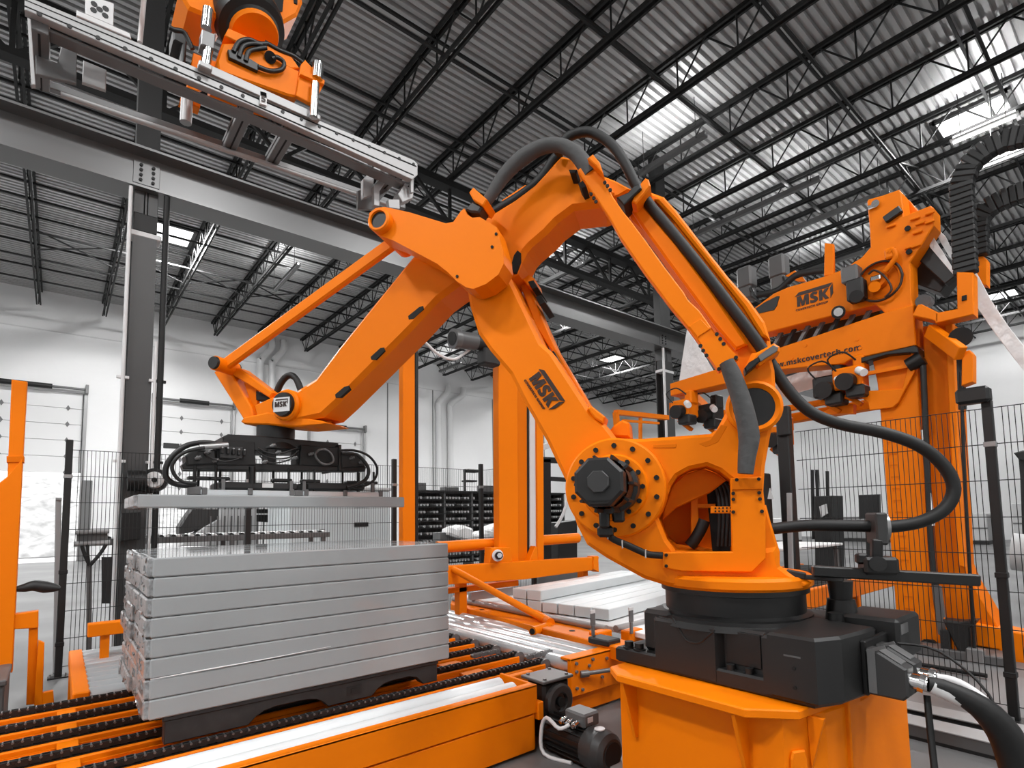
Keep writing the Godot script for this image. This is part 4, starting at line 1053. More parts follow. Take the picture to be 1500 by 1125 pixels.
	part("web_plate", MB.new().ext([-3.299, 2.517, -3.18, 2.456, -3.162, 2.253, -3.213, 2.322], 0.03, 0.06, 0.003), M.orange2, wr, true)
	part("bottom_flange", MB.new().ext([-3.243, 2.208, -3.213, 2.236, -3.009, 2.256, -2.776, 2.211, -2.562, 2.167, -2.507, 2.144, -2.774, 2.138, -3.007, 2.168, -3.212, 2.186], -0.12, 0.14, 0.01), M.orange, wr, true)
	part("side_cheek", MB.new().ext([-3.13, 2.317, -2.977, 2.364, -2.927, 2.224, -3.091, 2.196], 0.02, 0.13, 0.008), M.orange, wr, true)
	part("dark_pocket", MB.new().ext([-3.186, 2.441, -3.063, 2.406, -3.062, 2.365, -3.184, 2.37], 0.0, 0.06, 0.003), M.hole, wr, true)
	var wp := Vector3(-2.826, 2.288, 0.2)
	part("wrist_joint", MB.new().lathe(Vector3(wp.x, wp.y, 0), Vector3(0, 0, 1), [Vector2(0.11, -0.16), Vector2(0.11, 0.17), Vector2(0.10, 0.185), Vector2(0, 0.185)], 32), M.orange, R, true)
	var cap := part("joint_cap", MB.new().cyl(Vector3(wp.x, wp.y, 0.185), Vector3(wp.x, wp.y, 0.21), 0.086, 0.08, 32), M.black, R, true)
	part("sticker", MB.new().bx(wp.x - 0.066, wp.x + 0.066, wp.y - 0.052, wp.y + 0.045, 0.209, 0.2125), M.label, cap, true)
	letters("sticker_letters", "MSK", 0.034, Transform3D(Basis(), Vector3(wp.x - 0.008, wp.y - 0.004, 0.2135)), M.logo, cap, 1.0, 800, true, 0.8)
	part("sticker_bar", MB.new().ext([-0.05, 0.026, 0.046, 0.026, 0.052, 0.034, -0.044, 0.034], 0.212, 0.2145, 0).ext([0.048, 0.0, 0.053, 0.0, 0.053, 0.034, 0.048, 0.026], 0.212, 0.2145, 0).moved(Vector3(wp.x, wp.y, 0)), M.logo, cap, true)
	part("gear_bulge", MB.new().cyl(Vector3(-2.652, 2.25, 0.05), Vector3(-2.772, 2.288, -0.14), 0.115, 0.10, 24), M.orange, R, true)
	part("tool_flange", MB.new().lathe(Vector3(-3.051, 0, 0), Vector3.UP, [Vector2(0, 2.19), Vector2(0.125, 2.19), Vector2(0.13, 2.17), Vector2(0.13, 2.06), Vector2(0.12, 2.05), Vector2(0, 2.05)], 32), M.black, R, true)
	part("wrist_hose", MB.new().tube([Vector3(-3.058, 2.395, 0), Vector3(-3.03, 2.474, 0), Vector3(-2.977, 2.535, 0), Vector3(-2.923, 2.546, 0), Vector3(-2.875, 2.506, 0), Vector3(-2.832, 2.412, 0)], 0.024, 8), M.rubber, R, true)
	# --- long rod from tower to the arm's rear end ---
	var lr := part("coupling_rod", MB.new().ext([-0.489, 3.299, -0.441, 3.356, -0.357, 3.347, -0.276, 3.298, -0.209, 3.2, -0.165, 3.116, -0.057, 2.944, 0.047, 2.774, 0.149, 2.623, 0.213, 2.506, 0.235, 2.408, 0.242, 2.228, 0.235, 2.03, 0.15, 1.957, 0.066, 2.006, 0.055, 2.191, 0.049, 2.358, -0.038, 2.504, -0.096, 2.606, -0.19, 2.766, -0.289, 2.939, -0.391, 3.117, -0.461, 3.203], 0.02, 0.16, 0.022), M.orange, R, true)
	part("side_rail", MB.new().ext([-0.275, 3.271, -0.209, 3.175, -0.059, 2.922, 0.043, 2.753, 0.141, 2.609, 0.204, 2.49, 0.226, 2.393, 0.188, 2.416, 0.11, 2.58, -0.082, 2.895, -0.232, 3.139, -0.327, 3.269], 0.15, 0.20, 0.012), M.orange, lr, true)
	part("inner_rail", MB.new().ext([-0.478, 3.271, -0.431, 3.302, -0.388, 3.241, -0.22, 2.988, -0.042, 2.683, 0.12, 2.379, 0.059, 2.357, -0.039, 2.502, -0.19, 2.758, -0.389, 3.101], 0.15, 0.20, 0.012), M.orange, lr, true)
	# --- hose channel in front of it ---
	var hc := part("hose_channel", MB.new().ext([-0.732, 3.44, -0.692, 3.476, -0.654, 3.48, -0.628, 3.446, -0.581, 3.352, -0.54, 3.245, -0.487, 3.149, -0.449, 3.091, -0.36, 2.941, -0.287, 2.812, -0.193, 2.657, -0.168, 2.605, -0.117, 2.544, -0.067, 2.455, -0.009, 2.369, 0.058, 2.274, -0.038, 2.216, -0.13, 2.383, -0.174, 2.457, -0.238, 2.552, -0.258, 2.581, -0.39, 2.798, -0.51, 3.009, -0.565, 3.132, -0.608, 3.211], 0.27, 0.33, 0.006), M.orange, R, true)
	part("end_cover", MB.new().ext([-0.068, 2.449, -0.009, 2.367, 0.057, 2.272, -0.039, 2.215, -0.121, 2.362, -0.04, 2.406], 0.32, 0.34, 0.003), M.orange, hc, true)
	part("patch_plate", MB.new().ext([-0.173, 2.467, -0.115, 2.499, -0.071, 2.44, -0.132, 2.404], 0.32, 0.336, 0.002), M.orange, hc, true)
	part("channel_lip", MB.new().ext([-0.665, 3.451, -0.634, 3.468, -0.598, 3.413, -0.578, 3.337, -0.614, 3.392], 0.30, 0.40, 0.006), M.orange, hc, true)
	for u in [Vector3(-0.581, 3.329, 0.335), Vector3(-0.567, 3.307, 0.335), Vector3(-0.553, 3.28, 0.335), Vector3(-0.659, 3.278, 0.335), Vector3(-0.644, 3.251, 0.335), Vector3(-0.633, 3.229, 0.335), Vector3(-0.04, 2.407, 0.335), Vector3(-0.025, 2.38, 0.335), Vector3(-0.01, 2.353, 0.335), Vector3(-0.121, 2.355, 0.335), Vector3(-0.109, 2.329, 0.335), Vector3(-0.094, 2.302, 0.335), Vector3(0.044, 2.275, 0.341), Vector3(-0.038, 2.224, 0.341)]:
		part("bolt", MB.new().cyl(u, u + Vector3(0, 0, 0.008), 0.01, -1, 8), M.hole, hc, true)
	part("dark_notch", MB.new().ext([-0.742, 3.401, -0.713, 3.412, -0.694, 3.371, -0.723, 3.364], 0.14, 0.27, 0.003).ext([-0.796, 3.501, -0.748, 3.491, -0.756, 3.472, -0.789, 3.478], 0.14, 0.26, 0.003), M.hole, R, true)
	# --- big hoses ---
	part("upper_sleeve", MB.new().tube([Vector3(-1.32, 3.349, 0.3), Vector3(-1.267, 3.407, 0.3), Vector3(-1.18, 3.517, 0.3), Vector3(-1.064, 3.606, 0.3), Vector3(-0.938, 3.646, 0.3), Vector3(-0.837, 3.631, 0.3), Vector3(-0.751, 3.566, 0.3), Vector3(-0.698, 3.488, 0.3), Vector3(-0.661, 3.415, 0.3)], [0.028, 0.034, 0.042, 0.046, 0.042, 0.04, 0.042, 0.046, 0.044], 16), M.sleeve, R, true)
	part("lower_sleeve", MB.new().tube([Vector3(-0.001, 2.259, 0.34), Vector3(0.022, 2.194, 0.34), Vector3(0.054, 2.08, 0.34), Vector3(0.075, 1.975, 0.34), Vector3(0.086, 1.872, 0.34), Vector3(0.072, 1.777, 0.34), Vector3(0.061, 1.69, 0.34)], [0.036, 0.043, 0.046, 0.048, 0.050, 0.042, 0.036], 16), M.sleeve, R, true)
	part("black_hose", MB.new().tube([Vector3(-0.867, 3.649, 0.2), Vector3(-0.824, 3.729, 0.2), Vector3(-0.749, 3.754, 0.2), Vector3(-0.668, 3.739, 0.2), Vector3(-0.59, 3.679, 0.2), Vector3(-0.526, 3.597, 0.2), Vector3(-0.471, 3.486, 0.2), Vector3(-0.422, 3.361, 0.2), Vector3(-0.358, 3.243, 0.2), Vector3(-0.236, 3.053, 0.2), Vector3(-0.085, 2.811, 0.2), Vector3(0.059, 2.568, 0.2), Vector3(0.172, 2.37, 0.2), Vector3(0.283, 2.143, 0.2), Vector3(0.386, 2.005, 0.2), Vector3(0.518, 1.93, 0.2), Vector3(0.691, 1.878, 0.2), Vector3(0.841, 1.806, 0.2), Vector3(0.936, 1.704, 0.2), Vector3(0.969, 1.597, 0.2), Vector3(0.928, 1.503, 0.2), Vector3(0.831, 1.444, 0.2), Vector3(0.719, 1.422, 0.2), Vector3(0.646, 1.423, 0.2), Vector3(0.489, 1.428, 0.2), Vector3(0.339, 1.43, 0.2), Vector3(0.177, 1.414, 0.2)], 0.029, 14), M.rubber, R, true)
	# hose clamps
	part("hose_clamp", MB.new().ext([-1.372, 3.41, -1.346, 3.435, -1.32, 3.408, -1.26, 3.345, -1.286, 3.308, -1.347, 3.358], 0.22, 0.38, 0.006), M.orange, R, true)
	part("hose_grip", MB.new().ext([-1.409, 3.322, -1.36, 3.365, -1.295, 3.318, -1.321, 3.285, -1.374, 3.299], 0.24, 0.36, 0.01), M.motor, R, true)
	part("hose_clamp", MB.new().ext([-0.444, 3.212, -0.423, 3.278, -0.366, 3.337, -0.348, 3.326, -0.339, 3.285, -0.373, 3.245, -0.419, 3.199], 0.16, 0.30, 0.008), M.orange, R, true)
	part("clamp_strap", MB.new().ext([-0.523, 3.245, -0.46, 3.26, -0.426, 3.292, -0.392, 3.297, -0.386, 3.269, -0.431, 3.235, -0.484, 3.19], 0.16, 0.32, 0.006), M.black, R, true)
	part("hose_clamp", MB.new().ext([0.111, 2.259, 0.138, 2.298, 0.228, 2.341, 0.252, 2.321, 0.251, 2.293, 0.154, 2.233], 0.2, 0.31, 0.01), M.orange, R, true)
	part("clamp_plate", MB.new().ext([0.148, 2.279, 0.22, 2.327, 0.244, 2.314, 0.236, 2.294, 0.16, 2.25], 0.30, 0.322, 0.003), M.steel, R, true)
	part("clamp_strap", MB.new().ext([0.084, 2.226, 0.107, 2.252, 0.15, 2.276, 0.161, 2.254, 0.115, 2.216, 0.089, 2.197], 0.24, 0.32, 0.006), M.black, R, true)
	# hose boom on the turntable
	var bm := part("hose_boom", MB.new().bar(Vector3(0.342, 1.215, 0.28), Vector3(1.003, 1.183, 0.28), 0.05, 0.05, 0.006), M.black, R, true)
	part("boom_foot", MB.new().bar(Vector3(0.228, 1.182, 0.2), Vector3(0.473, 1.176, 0.28), 0.05, 0.02, 0.004).bar(Vector3(0.238, 1.201, 0.22), Vector3(0.319, 1.185, 0.24), 0.04, 0.03, 0.004), M.dark, bm, true)
	part("boom_block", MB.new().box(Vector3(0.618, 1.245, 0.28), Vector3(0.14, 0.08, 0.12), 0.012).cyl(Vector3(0.596, 1.258, 0.36), Vector3(0.641, 1.244, 0.2), 0.035, -1, 12).box(Vector3(0.548, 1.277, 0.3), Vector3(0.05, 0.05, 0.05), 0.01), M.black, bm, true)
	part("clamp_stem", MB.new().bar(Vector3(0.613, 1.263, 0.28), Vector3(0.619, 1.365, 0.28), 0.045, 0.045, 0.006), M.black, bm, true)
	part("loop_clamp", MB.new().lathe(Vector3(0.623, 1.42, 0.2), Vector3(1, 0, 0), [Vector2(0.045, 0), Vector2(0.066, 0.0), Vector2(0.066, 0.02), Vector2(0.045, 0.02)], 20).lathe(Vector3(0.668, 1.42, 0.2), Vector3(1, 0, 0), [Vector2(0.045, 0), Vector2(0.066, 0.0), Vector2(0.066, 0.02), Vector2(0.045, 0.02)], 20), M.zinc, bm, true)
	part("clamp_body", MB.new().box(Vector3(0.64, 1.414, 0.22), Vector3(0.05, 0.15, 0.16), 0.008), M.motor, bm, true)

# ---------- gripper and the cartons it holds ----------
func build_gripper() -> void:
	for r in 2:
		var z1 := -3.88 - r * 0.29
		var b := thing("held_carton", "grey wrapped long carton hanging under the black gripper, %s of two" % ["front", "rear"][r], "carton", Vector3(1.22, 1.583, z1 - 0.14), "cartons held by the gripper")
		part("wrapped_body", MB.new().bx(0.355, 2.10, 1.583, 1.663, z1 - 0.285, z1, 0.007), M.wrap, b)
		part("film_end", MB.new().bx(0.335, 0.36, 1.588, 1.658, z1 - 0.28, z1 - 0.005, 0.01), M.wrap_end, b)
	var g := thing("vacuum_gripper", "black vacuum gripper with looped hoses under the robot wrist", "gripper", Vector3(1.2, 2.05, -4.15))
	part("adapter_plate", MB.new().cyl(Vector3(1.2, 2.05, -4.15), Vector3(1.2, 2.0, -4.15), 0.15, 0.19, 24), M.black, g)
	part("main_beam", MB.new().ext([0.819, 2.054, 0.852, 2.075, 1.048, 2.081, 1.326, 2.074, 1.61, 2.07, 1.611, 2.003, 0.838, 1.964], -4.35, -4.0, 0.006), M.black, g)
	part("front_plate", MB.new().ext([0.776, 2.003, 0.832, 2.03, 1.009, 2.029, 1.021, 1.871, 0.78, 1.86], -4.0, -3.96, 0.005), M.rubber, g)
	part("right_plate", MB.new().ext([1.32, 2.032, 1.597, 2.031, 1.598, 1.887, 1.313, 1.884], -4.0, -3.96, 0.005), M.rubber, g)
	part("side_cover", MB.new().ext([1.591, 2.051, 1.613, 2.052, 1.614, 1.857, 1.593, 1.856], -4.3, -3.95, 0.004), M.black, g)
	part("lower_beam", MB.new().ext([0.587, 1.851, 0.609, 1.878, 1.821, 1.897, 1.81, 1.86, 1.323, 1.845, 0.595, 1.829], -4.05, -3.97, 0.004), M.black, g)
	part("rear_beam", MB.new().ext([0.635, 1.87, 0.658, 1.889, 1.895, 1.914, 1.883, 1.88, 0.643, 1.842], -4.35, -4.28, 0.004), M.black, g)
	part("valve_block", MB.new().ext([0.603, 1.909, 0.64, 1.946, 0.771, 1.963, 0.782, 1.866, 0.612, 1.849], -4.1, -3.95, 0.01), M.dark, g)
	part("valve_block", MB.new().ext([1.601, 1.987, 1.675, 2.002, 1.784, 1.956, 1.807, 1.894, 1.613, 1.875], -4.1, -3.95, 0.01), M.dark, g)
	part("manifold", MB.new().ext([0.793, 1.982, 0.932, 1.987, 0.934, 1.909, 0.795, 1.906], -3.97, -3.94, 0.004), M.motor, g)
	for i in 5:
		part("valve_coil", MB.new().box(Vector3(0.807, 1.955, -3.93) + Vector3(0.033 * i, -0.002 * i, 0), Vector3(0.018, 0.04, 0.03), 0.004), M.dark, g)
		part("fitting", MB.new().cyl(Vector3(0.805, 1.976, -3.92) + Vector3(0.033 * i, -0.002 * i, 0), Vector3(0.801, 1.973, -3.9) + Vector3(0.033 * i, -0.002 * i, 0), 0.006, -1, 6), M.chrome, g)
	var xs := [0.66, 0.70, 0.78, 0.83, 1.00, 1.17, 1.24, 1.37, 1.42, 1.68, 1.75, 1.81, 1.88]
	for i in xs.size():
		var th := 0.022 if i == 4 else 0.009
		part("guide_rod", MB.new().cyl(Vector3(xs[i], 1.86, -3.97 - 0.12 * (i % 2)), Vector3(xs[i], 1.70, -3.97 - 0.12 * (i % 2)), th, -1, 8), M.black, g)
	for x in [0.69, 0.80, 1.2, 1.4, 1.73, 1.85]:
		part("rod_foot", MB.new().box(Vector3(x, 1.775, -4.0), Vector3(0.13, 0.022, 0.07), 0.006), M.black, g)
	for x in [0.82, 1.25, 1.34, 1.86]:
		part("clamp_stem", MB.new().bx(x - 0.01, x + 0.01, 1.69, 1.77, -3.96, -3.94), M.steel, g)
	part("foam_pad", MB.new().bx(0.80, 1.30, 1.705, 1.755, -4.25, -3.95, 0.012), M.dark, g)
	part("foam_pad", MB.new().bx(1.36, 1.80, 1.712, 1.765, -4.25, -3.95, 0.012), M.dark, g)
	part("maker_plate", MB.new().bx(1.06, 1.13, 1.72, 1.75, -3.95, -3.946), M.label, g)
	for r in [[0.69, 1.27], [1.33, 1.94]]:
		var rl := part("suction_rail", MB.new().bx(r[0], r[1], 1.667, 1.70, -3.98, -3.93, 0.004).bx(r[0] + 0.01, r[1] - 0.01, 1.665, 1.67, -4.3, -3.93), M.roller, g)
		for k in 3:
			part("rail_clamp", MB.new().box(Vector3(lerpf(r[0] + 0.02, r[1] - 0.02, k / 2.0), 1.69, -3.93), Vector3(0.03, 0.045, 0.02), 0.004), M.alu_dark, rl)
	part("rail_block", MB.new().bx(0.62, 0.70, 1.665, 1.72, -4.0, -3.94, 0.006).bx(1.27, 1.34, 1.665, 1.705, -4.0, -3.94, 0.006), M.steel, g)
	part("hose_loop", MB.new().tube([Vector3(0.811, 1.993, -3.95), Vector3(0.707, 2.003, -3.95), Vector3(0.613, 1.979, -3.95), Vector3(0.544, 1.919, -3.95), Vector3(0.503, 1.844, -3.95), Vector3(0.501, 1.777, -3.95), Vector3(0.542, 1.736, -3.95), Vector3(0.609, 1.725, -3.95), Vector3(0.661, 1.735, -3.95)], 0.017, 8), M.black, g)
	part("hose_loop", MB.new().tube([Vector3(0.699, 1.962, -3.9), Vector3(0.617, 1.94, -3.9), Vector3(0.559, 1.902, -3.9), Vector3(0.525, 1.841, -3.9), Vector3(0.541, 1.783, -3.9), Vector3(0.586, 1.743, -3.9), Vector3(0.66, 1.736, -3.9)], 0.011, 8), M.black, g)
	part("hose_loop", MB.new().tube([Vector3(1.596, 2.007, -3.95), Vector3(1.718, 2.015, -3.95), Vector3(1.829, 1.98, -3.95), Vector3(1.897, 1.898, -3.95), Vector3(1.886, 1.813, -3.95), Vector3(1.819, 1.758, -3.95), Vector3(1.731, 1.74, -3.95), Vector3(1.677, 1.724, -3.95)], 0.010, 8), M.black, g)
	part("hose_loop", MB.new().tube([Vector3(1.591, 1.981, -3.9), Vector3(1.696, 1.983, -3.9), Vector3(1.762, 1.94, -3.9), Vector3(1.806, 1.869, -3.9), Vector3(1.785, 1.796, -3.9), Vector3(1.709, 1.753, -3.9), Vector3(1.635, 1.731, -3.9)], 0.014, 8), M.black, g)
	part("coil_hose", MB.new().tube([Vector3(1.411, 1.973, -3.93), Vector3(1.44, 2, -3.93), Vector3(1.49, 2.003, -3.93), Vector3(1.531, 1.971, -3.93), Vector3(1.542, 1.921, -3.93), Vector3(1.501, 1.899, -3.93), Vector3(1.451, 1.906, -3.93), Vector3(1.416, 1.944, -3.93), Vector3(1.411, 1.973, -3.93)], 0.008, 8), M.steel, g)
	for q in [[Vector3(1.018, 1.969, -3.94), Vector3(1.071, 1.935, -3.94), Vector3(1.147, 1.921, -3.94), Vector3(1.233, 1.935, -3.94), Vector3(1.298, 1.987, -3.94)], [Vector3(1.026, 1.988, -3.94), Vector3(1.101, 1.956, -3.94), Vector3(1.178, 1.96, -3.94), Vector3(1.288, 2.006, -3.94)], [Vector3(1.036, 1.933, -3.94), Vector3(1.107, 1.89, -3.94), Vector3(1.197, 1.904, -3.94), Vector3(1.261, 1.936, -3.94)], [Vector3(0.704, 1.93, -3.92), Vector3(0.751, 1.897, -3.92), Vector3(0.823, 1.883, -3.92), Vector3(0.904, 1.906, -3.92)]]:
		part("thin_tube", MB.new().tube(q, 0.006, 6), M.dark, g)
	for q in [Vector3(0.655, 1.894, -3.94), Vector3(0.707, 1.932, -3.94), Vector3(0.756, 1.882, -3.94), Vector3(1.141, 1.958, -3.94), Vector3(1.252, 1.926, -3.94), Vector3(1.366, 1.962, -3.94), Vector3(1.671, 1.949, -3.94), Vector3(1.747, 1.922, -3.94), Vector3(1.054, 1.888, -3.94), Vector3(1.105, 2.003, -3.94)]:
		part("brass_fitting", MB.new().cyl(q, q + Vector3(0.03, 0.012, 0.02), 0.010, -1, 6).cyl(q + Vector3(0.01, 0.004, 0.006), q + Vector3(0.02, 0.008, 0.013), 0.015, -1, 6), M.steel, g)
	part("pneumatic_cylinder", MB.new().cyl(Vector3(0.676, 1.969, -3.94), Vector3(0.841, 1.994, -3.94), 0.02, -1, 10), M.zinc, g)
	part("centre_post", MB.new().bx(1.10, 1.16, 1.86, 2.0, -4.12, -3.99, 0.005).bx(1.30, 1.36, 1.86, 2.0, -4.12, -3.99, 0.005), M.black, g)

# ---------- second gripper frame overhead ----------
func build_overhead() -> void:
	var t := thing("overhead_gripper", "large aluminium gripper frame hanging high at the upper left", "gripper", Vector3(1.0, 4.4, -4.6))
	var zb := -4.62
	var fr := part("front_rail", MB.new().ext([-0.268, 4.523, 0.412, 4.546, 1.428, 4.562, 2.253, 4.587, 2.293, 4.567, 2.293, 4.467, 2.239, 4.402, 1, 4.444, 0.416, 4.434, -0.264, 4.436], -4.06, -4.0, 0.004), M.alu, t)
	part("rail_groove", MB.new().ext([-0.267, 4.498, 0.413, 4.515, 1.428, 4.529, 2.279, 4.542, 2.279, 4.53, 1.428, 4.518, 0.413, 4.506, -0.267, 4.494], -4.002, -3.998, 0.0).ext([-0.265, 4.461, 0.415, 4.466, 1.429, 4.462, 2.253, 4.451, 2.253, 4.441, 1.429, 4.451, 0.415, 4.457, -0.265, 4.455], -4.002, -3.998, 0.0), M.hole, fr)
	part("lower_profile", MB.new().ext([-0.24, 4.43, 0.416, 4.424, 1.001, 4.433, 2.213, 4.398, 2.174, 4.37, 1.001, 4.413, 0.416, 4.406, -0.24, 4.413], -4.16, -4.06, 0.004), M.alu_dark, t)
	for i in 19:
		var f := i / 18.0
		var p := Vector3(lerpf(-0.2, 2.25, f), lerpf(4.445, 4.545, f), -4.0)
		part("rail_screw", MB.new().cyl(p, p + Vector3(0, 0, 0.006), 0.013, -1, 8), M.dark, fr)
	part("rear_rail", MB.new().bar(Vector3(-0.25, 4.42, zb), Vector3(2.5, 4.53, zb), 0.05, 0.05, 0.006), M.alu_dark, t)
	part("rear_tube", MB.new().cyl(Vector3(-0.1, 4.36, zb + 0.06), Vector3(2.4, 4.46, zb + 0.06), 0.02, -1, 10), M.alu, t)
	for x in [-0.2, 0.93, 1.25, 2.16]:
		var y: float = 4.42 + 0.04 * (x + 0.2)
		var cp := part("cross_profile", MB.new().bx(x - 0.045, x + 0.045, y - 0.045, y + 0.045, zb, -4.05, 0.005), M.alu_dark, t)
		part("slot_groove", MB.new().bx(x - 0.006, x + 0.006, y - 0.047, y - 0.04, zb, -4.07).bx(x - 0.047, x - 0.04, y - 0.006, y + 0.006, zb, -4.07), M.hole, cp)
	part("end_plate", MB.new().ext([-0.252, 4.412, -0.237, 4.409, -0.2, 4.024, -0.218, 4.015], -4.06, -4.02, 0.003), M.alu, t)
	part("box_profile", MB.new().ext([-0.258, 4.5, -0.161, 4.492, -0.157, 4.393, -0.249, 4.352], -4.6, -4.3, 0.006), M.steel, t)
	part("mount_plate", MB.new().ext([-0.097, 4.53, -0.026, 4.533, -0.02, 4.277, -0.214, 4.238, -0.22, 4.36, -0.117, 4.363], -4.28, -4.25, 0.004), M.steel, t)
	part("hole_plate", MB.new().ext([0.008, 4.415, 0.126, 4.414, 0.128, 4.274, 0.007, 4.267], -4.23, -4.2, 0.004), M.alu, t)
	var hp := part("top_hole_plate", MB.new().ext([0.001, 4.699, 0.141, 4.72, 0.143, 4.57, 0.006, 4.568], -4.01, -3.99, 0.003), M.label, t)
	for q in [Vector3(0.045, 4.655, -3.99), Vector3(0.044, 4.614, -3.99), Vector3(0.073, 4.636, -3.99), Vector3(0.102, 4.659, -3.99), Vector3(0.101, 4.613, -3.99)]:
		part("plate_hole", MB.new().cyl(q, q + Vector3(0, 0, 0.003), 0.017, -1, 8), M.dark, hp)
	part("top_bar", MB.new().ext([-0.036, 4.568, 0.228, 4.572, 0.236, 4.54, -0.035, 4.533], -4.04, -3.99, 0.003), M.label, t)
	part("end_plates", MB.new().ext([1.904, 4.402, 2.029, 4.59, 2.081, 4.573, 2.004, 4.442, 1.992, 4.294, 1.905, 4.231], -4.3, -4.25, 0.003).ext([1.981, 4.346, 2.135, 4.581, 2.161, 4.554, 2.032, 4.316, 2.032, 4.181, 1.982, 4.175], -4.25, -4.2, 0.003), M.alu, t)
	part("end_panel", MB.new().ext([1.908, 4.353, 2.109, 4.52, 2.201, 4.469, 2.046, 4.236, 1.909, 4.185], -4.4, -4.37, 0.003), M.steel, t)
	part("end_foot", MB.new().ext([2.155, 4.29, 2.215, 4.399, 2.309, 4.385, 2.302, 4.307, 2.201, 4.232], -4.2, -4.1, 0.004).ext([2.065, 4.207, 2.169, 4.245, 2.175, 4.161, 2.072, 4.136], -4.15, -4.1, 0.003), M.alu, t)
	part("end_arm", MB.new().ext([2.247, 4.437, 2.281, 4.45, 2.28, 4.325, 2.254, 4.315], -4.08, -4.05, 0.002), M.alu, t)
	part("rack_strip", MB.new().ext([1.341, 4.735, 1.627, 4.741, 2.068, 4.751, 2.055, 4.693, 1.627, 4.692, 1.342, 4.688], -4.55, -4.5, 0.003), M.alu_dark, t)
	part("orange_block", MB.new().ext([0.605, 4.77, 0.734, 4.773, 0.722, 4.689, 0.589, 4.69], -4.7, -4.6, 0.005), M.orange, t)
	part("guide_rod", MB.new().cyl(Vector3(0.634, 4.718, -4.6), Vector3(0.63, 4.523, -4.6), 0.04, -1, 12), M.alu, t)
	part("number_tag", MB.new().ext([0.997, 4.57, 1.043, 4.578, 1.045, 4.479, 0.999, 4.477], -4.0, -3.98, 0.002), M.white, t)
	letters("tag_number", "5", 0.045, Transform3D(Basis(Vector3(0.9, 0.05, 0).normalized(), Vector3.UP, Vector3(0, 0, 1)), Vector3(1.02, 4.516, -3.975)), M.logo, t, 1.0, 800)
	# lifting carriage
	var c := part("carriage_beam", MB.new().ext([0.721, 4.668, 0.752, 4.812, 0.877, 4.889, 1.283, 4.888, 1.266, 4.671, 1.207, 4.652, 0.732, 4.593], -4.35, -4.0, 0.012), M.orange, t)
	part("carriage_deck", MB.new().ext([0.762, 4.874, 0.787, 4.946, 1.213, 4.974, 1.28, 4.909, 1.214, 4.874], -4.4, -4.0, 0.006), M.orange, c)
	part("left_wing", MB.new().ext([0.58, 4.556, 0.617, 4.849, 0.768, 4.862, 0.722, 4.658, 0.649, 4.569], -4.3, -4.26, 0.005), M.orange, c)
	part("right_wing", MB.new().ext([1.246, 4.661, 1.283, 4.932, 1.313, 4.982, 1.461, 4.893, 1.441, 4.814, 1.379, 4.65], -4.02, -3.98, 0.005), M.orange, c)
	part("wing_plate", MB.new().ext([1.267, 4.822, 1.297, 4.866, 1.454, 4.87, 1.449, 4.834], -4.2, -3.95, 0.003), M.orange, c)
	part("cylinder_block", MB.new().ext([0.617, 4.802, 0.699, 4.811, 0.694, 4.698, 0.612, 4.691], -4.05, -3.95, 0.006), M.steel, c)
	part("lift_rod", MB.new().cyl(Vector3(0.655, 4.987, -3.98), Vector3(0.646, 4.842, -3.98), 0.035, -1, 14), M.chrome, c)
	part("lift_rod", MB.new().cyl(Vector3(0.662, 4.721, -3.98), Vector3(0.649, 4.565, -3.98), 0.03, -1, 14), M.chrome, c)
	part("lift_rod", MB.new().cyl(Vector3(1.403, 4.981, -3.96), Vector3(1.394, 4.853, -3.96), 0.042, -1, 14), M.chrome, c)
	part("lift_rod", MB.new().cyl(Vector3(1.377, 4.798, -3.94), Vector3(1.365, 4.518, -3.94), 0.03, -1, 14), M.chrome, c)
	part("rod_shoe", MB.new().box(Vector3(0.644, 4.55, -3.97), Vector3(0.08, 0.04, 0.06), 0.006).box(Vector3(1.381, 4.544, -3.97), Vector3(0.08, 0.04, 0.06), 0.006), M.alu, c)
	part("slide_profile", MB.new().ext([0.645, 4.568, 0.669, 4.596, 1.394, 4.595, 1.395, 4.545, 1.364, 4.531, 0.646, 4.534], -4.02, -3.98, 0.003), M.alu, t)
	part("connector_bank", MB.new().ext([0.781, 4.761, 0.828, 4.788, 0.986, 4.761, 0.978, 4.705, 0.791, 4.706], -4.02, -3.97, 0.004), M.black, c)
	for q in [[Vector3(0.816, 4.76, -3.97), Vector3(0.849, 4.851, -3.97), Vector3(0.91, 4.907, -3.97), Vector3(0.983, 4.917, -3.97), Vector3(1.038, 4.949, -3.97)], [Vector3(0.851, 4.739, -3.97), Vector3(0.876, 4.835, -3.97), Vector3(0.938, 4.891, -3.97), Vector3(1.001, 4.917, -3.97)], [Vector3(0.896, 4.733, -3.97), Vector3(0.912, 4.814, -3.97), Vector3(0.965, 4.865, -3.97), Vector3(1.029, 4.912, -3.97)], [Vector3(0.977, 4.736, -3.97), Vector3(1.061, 4.749, -3.97), Vector3(1.136, 4.8, -3.97), Vector3(1.155, 4.864, -3.97), Vector3(1.106, 4.88, -3.97), Vector3(1.068, 4.849, -3.97)], [Vector3(1.027, 4.975, -4), Vector3(1.133, 4.97, -4), Vector3(1.231, 4.981, -4), Vector3(1.303, 4.965, -4)], [Vector3(0.587, 4.744, -4.1), Vector3(0.535, 4.835, -4.1), Vector3(0.479, 4.822, -4.1), Vector3(0.448, 4.823, -4.1)]]:
		part("cable", MB.new().tube(q, 0.016, 8), M.black, c)
	part("dark_socket", MB.new().cyl(Vector3(1.064, 4.871, -3.99), Vector3(1.059, 4.854, -3.97), 0.04, -1, 16), M.hole, c)
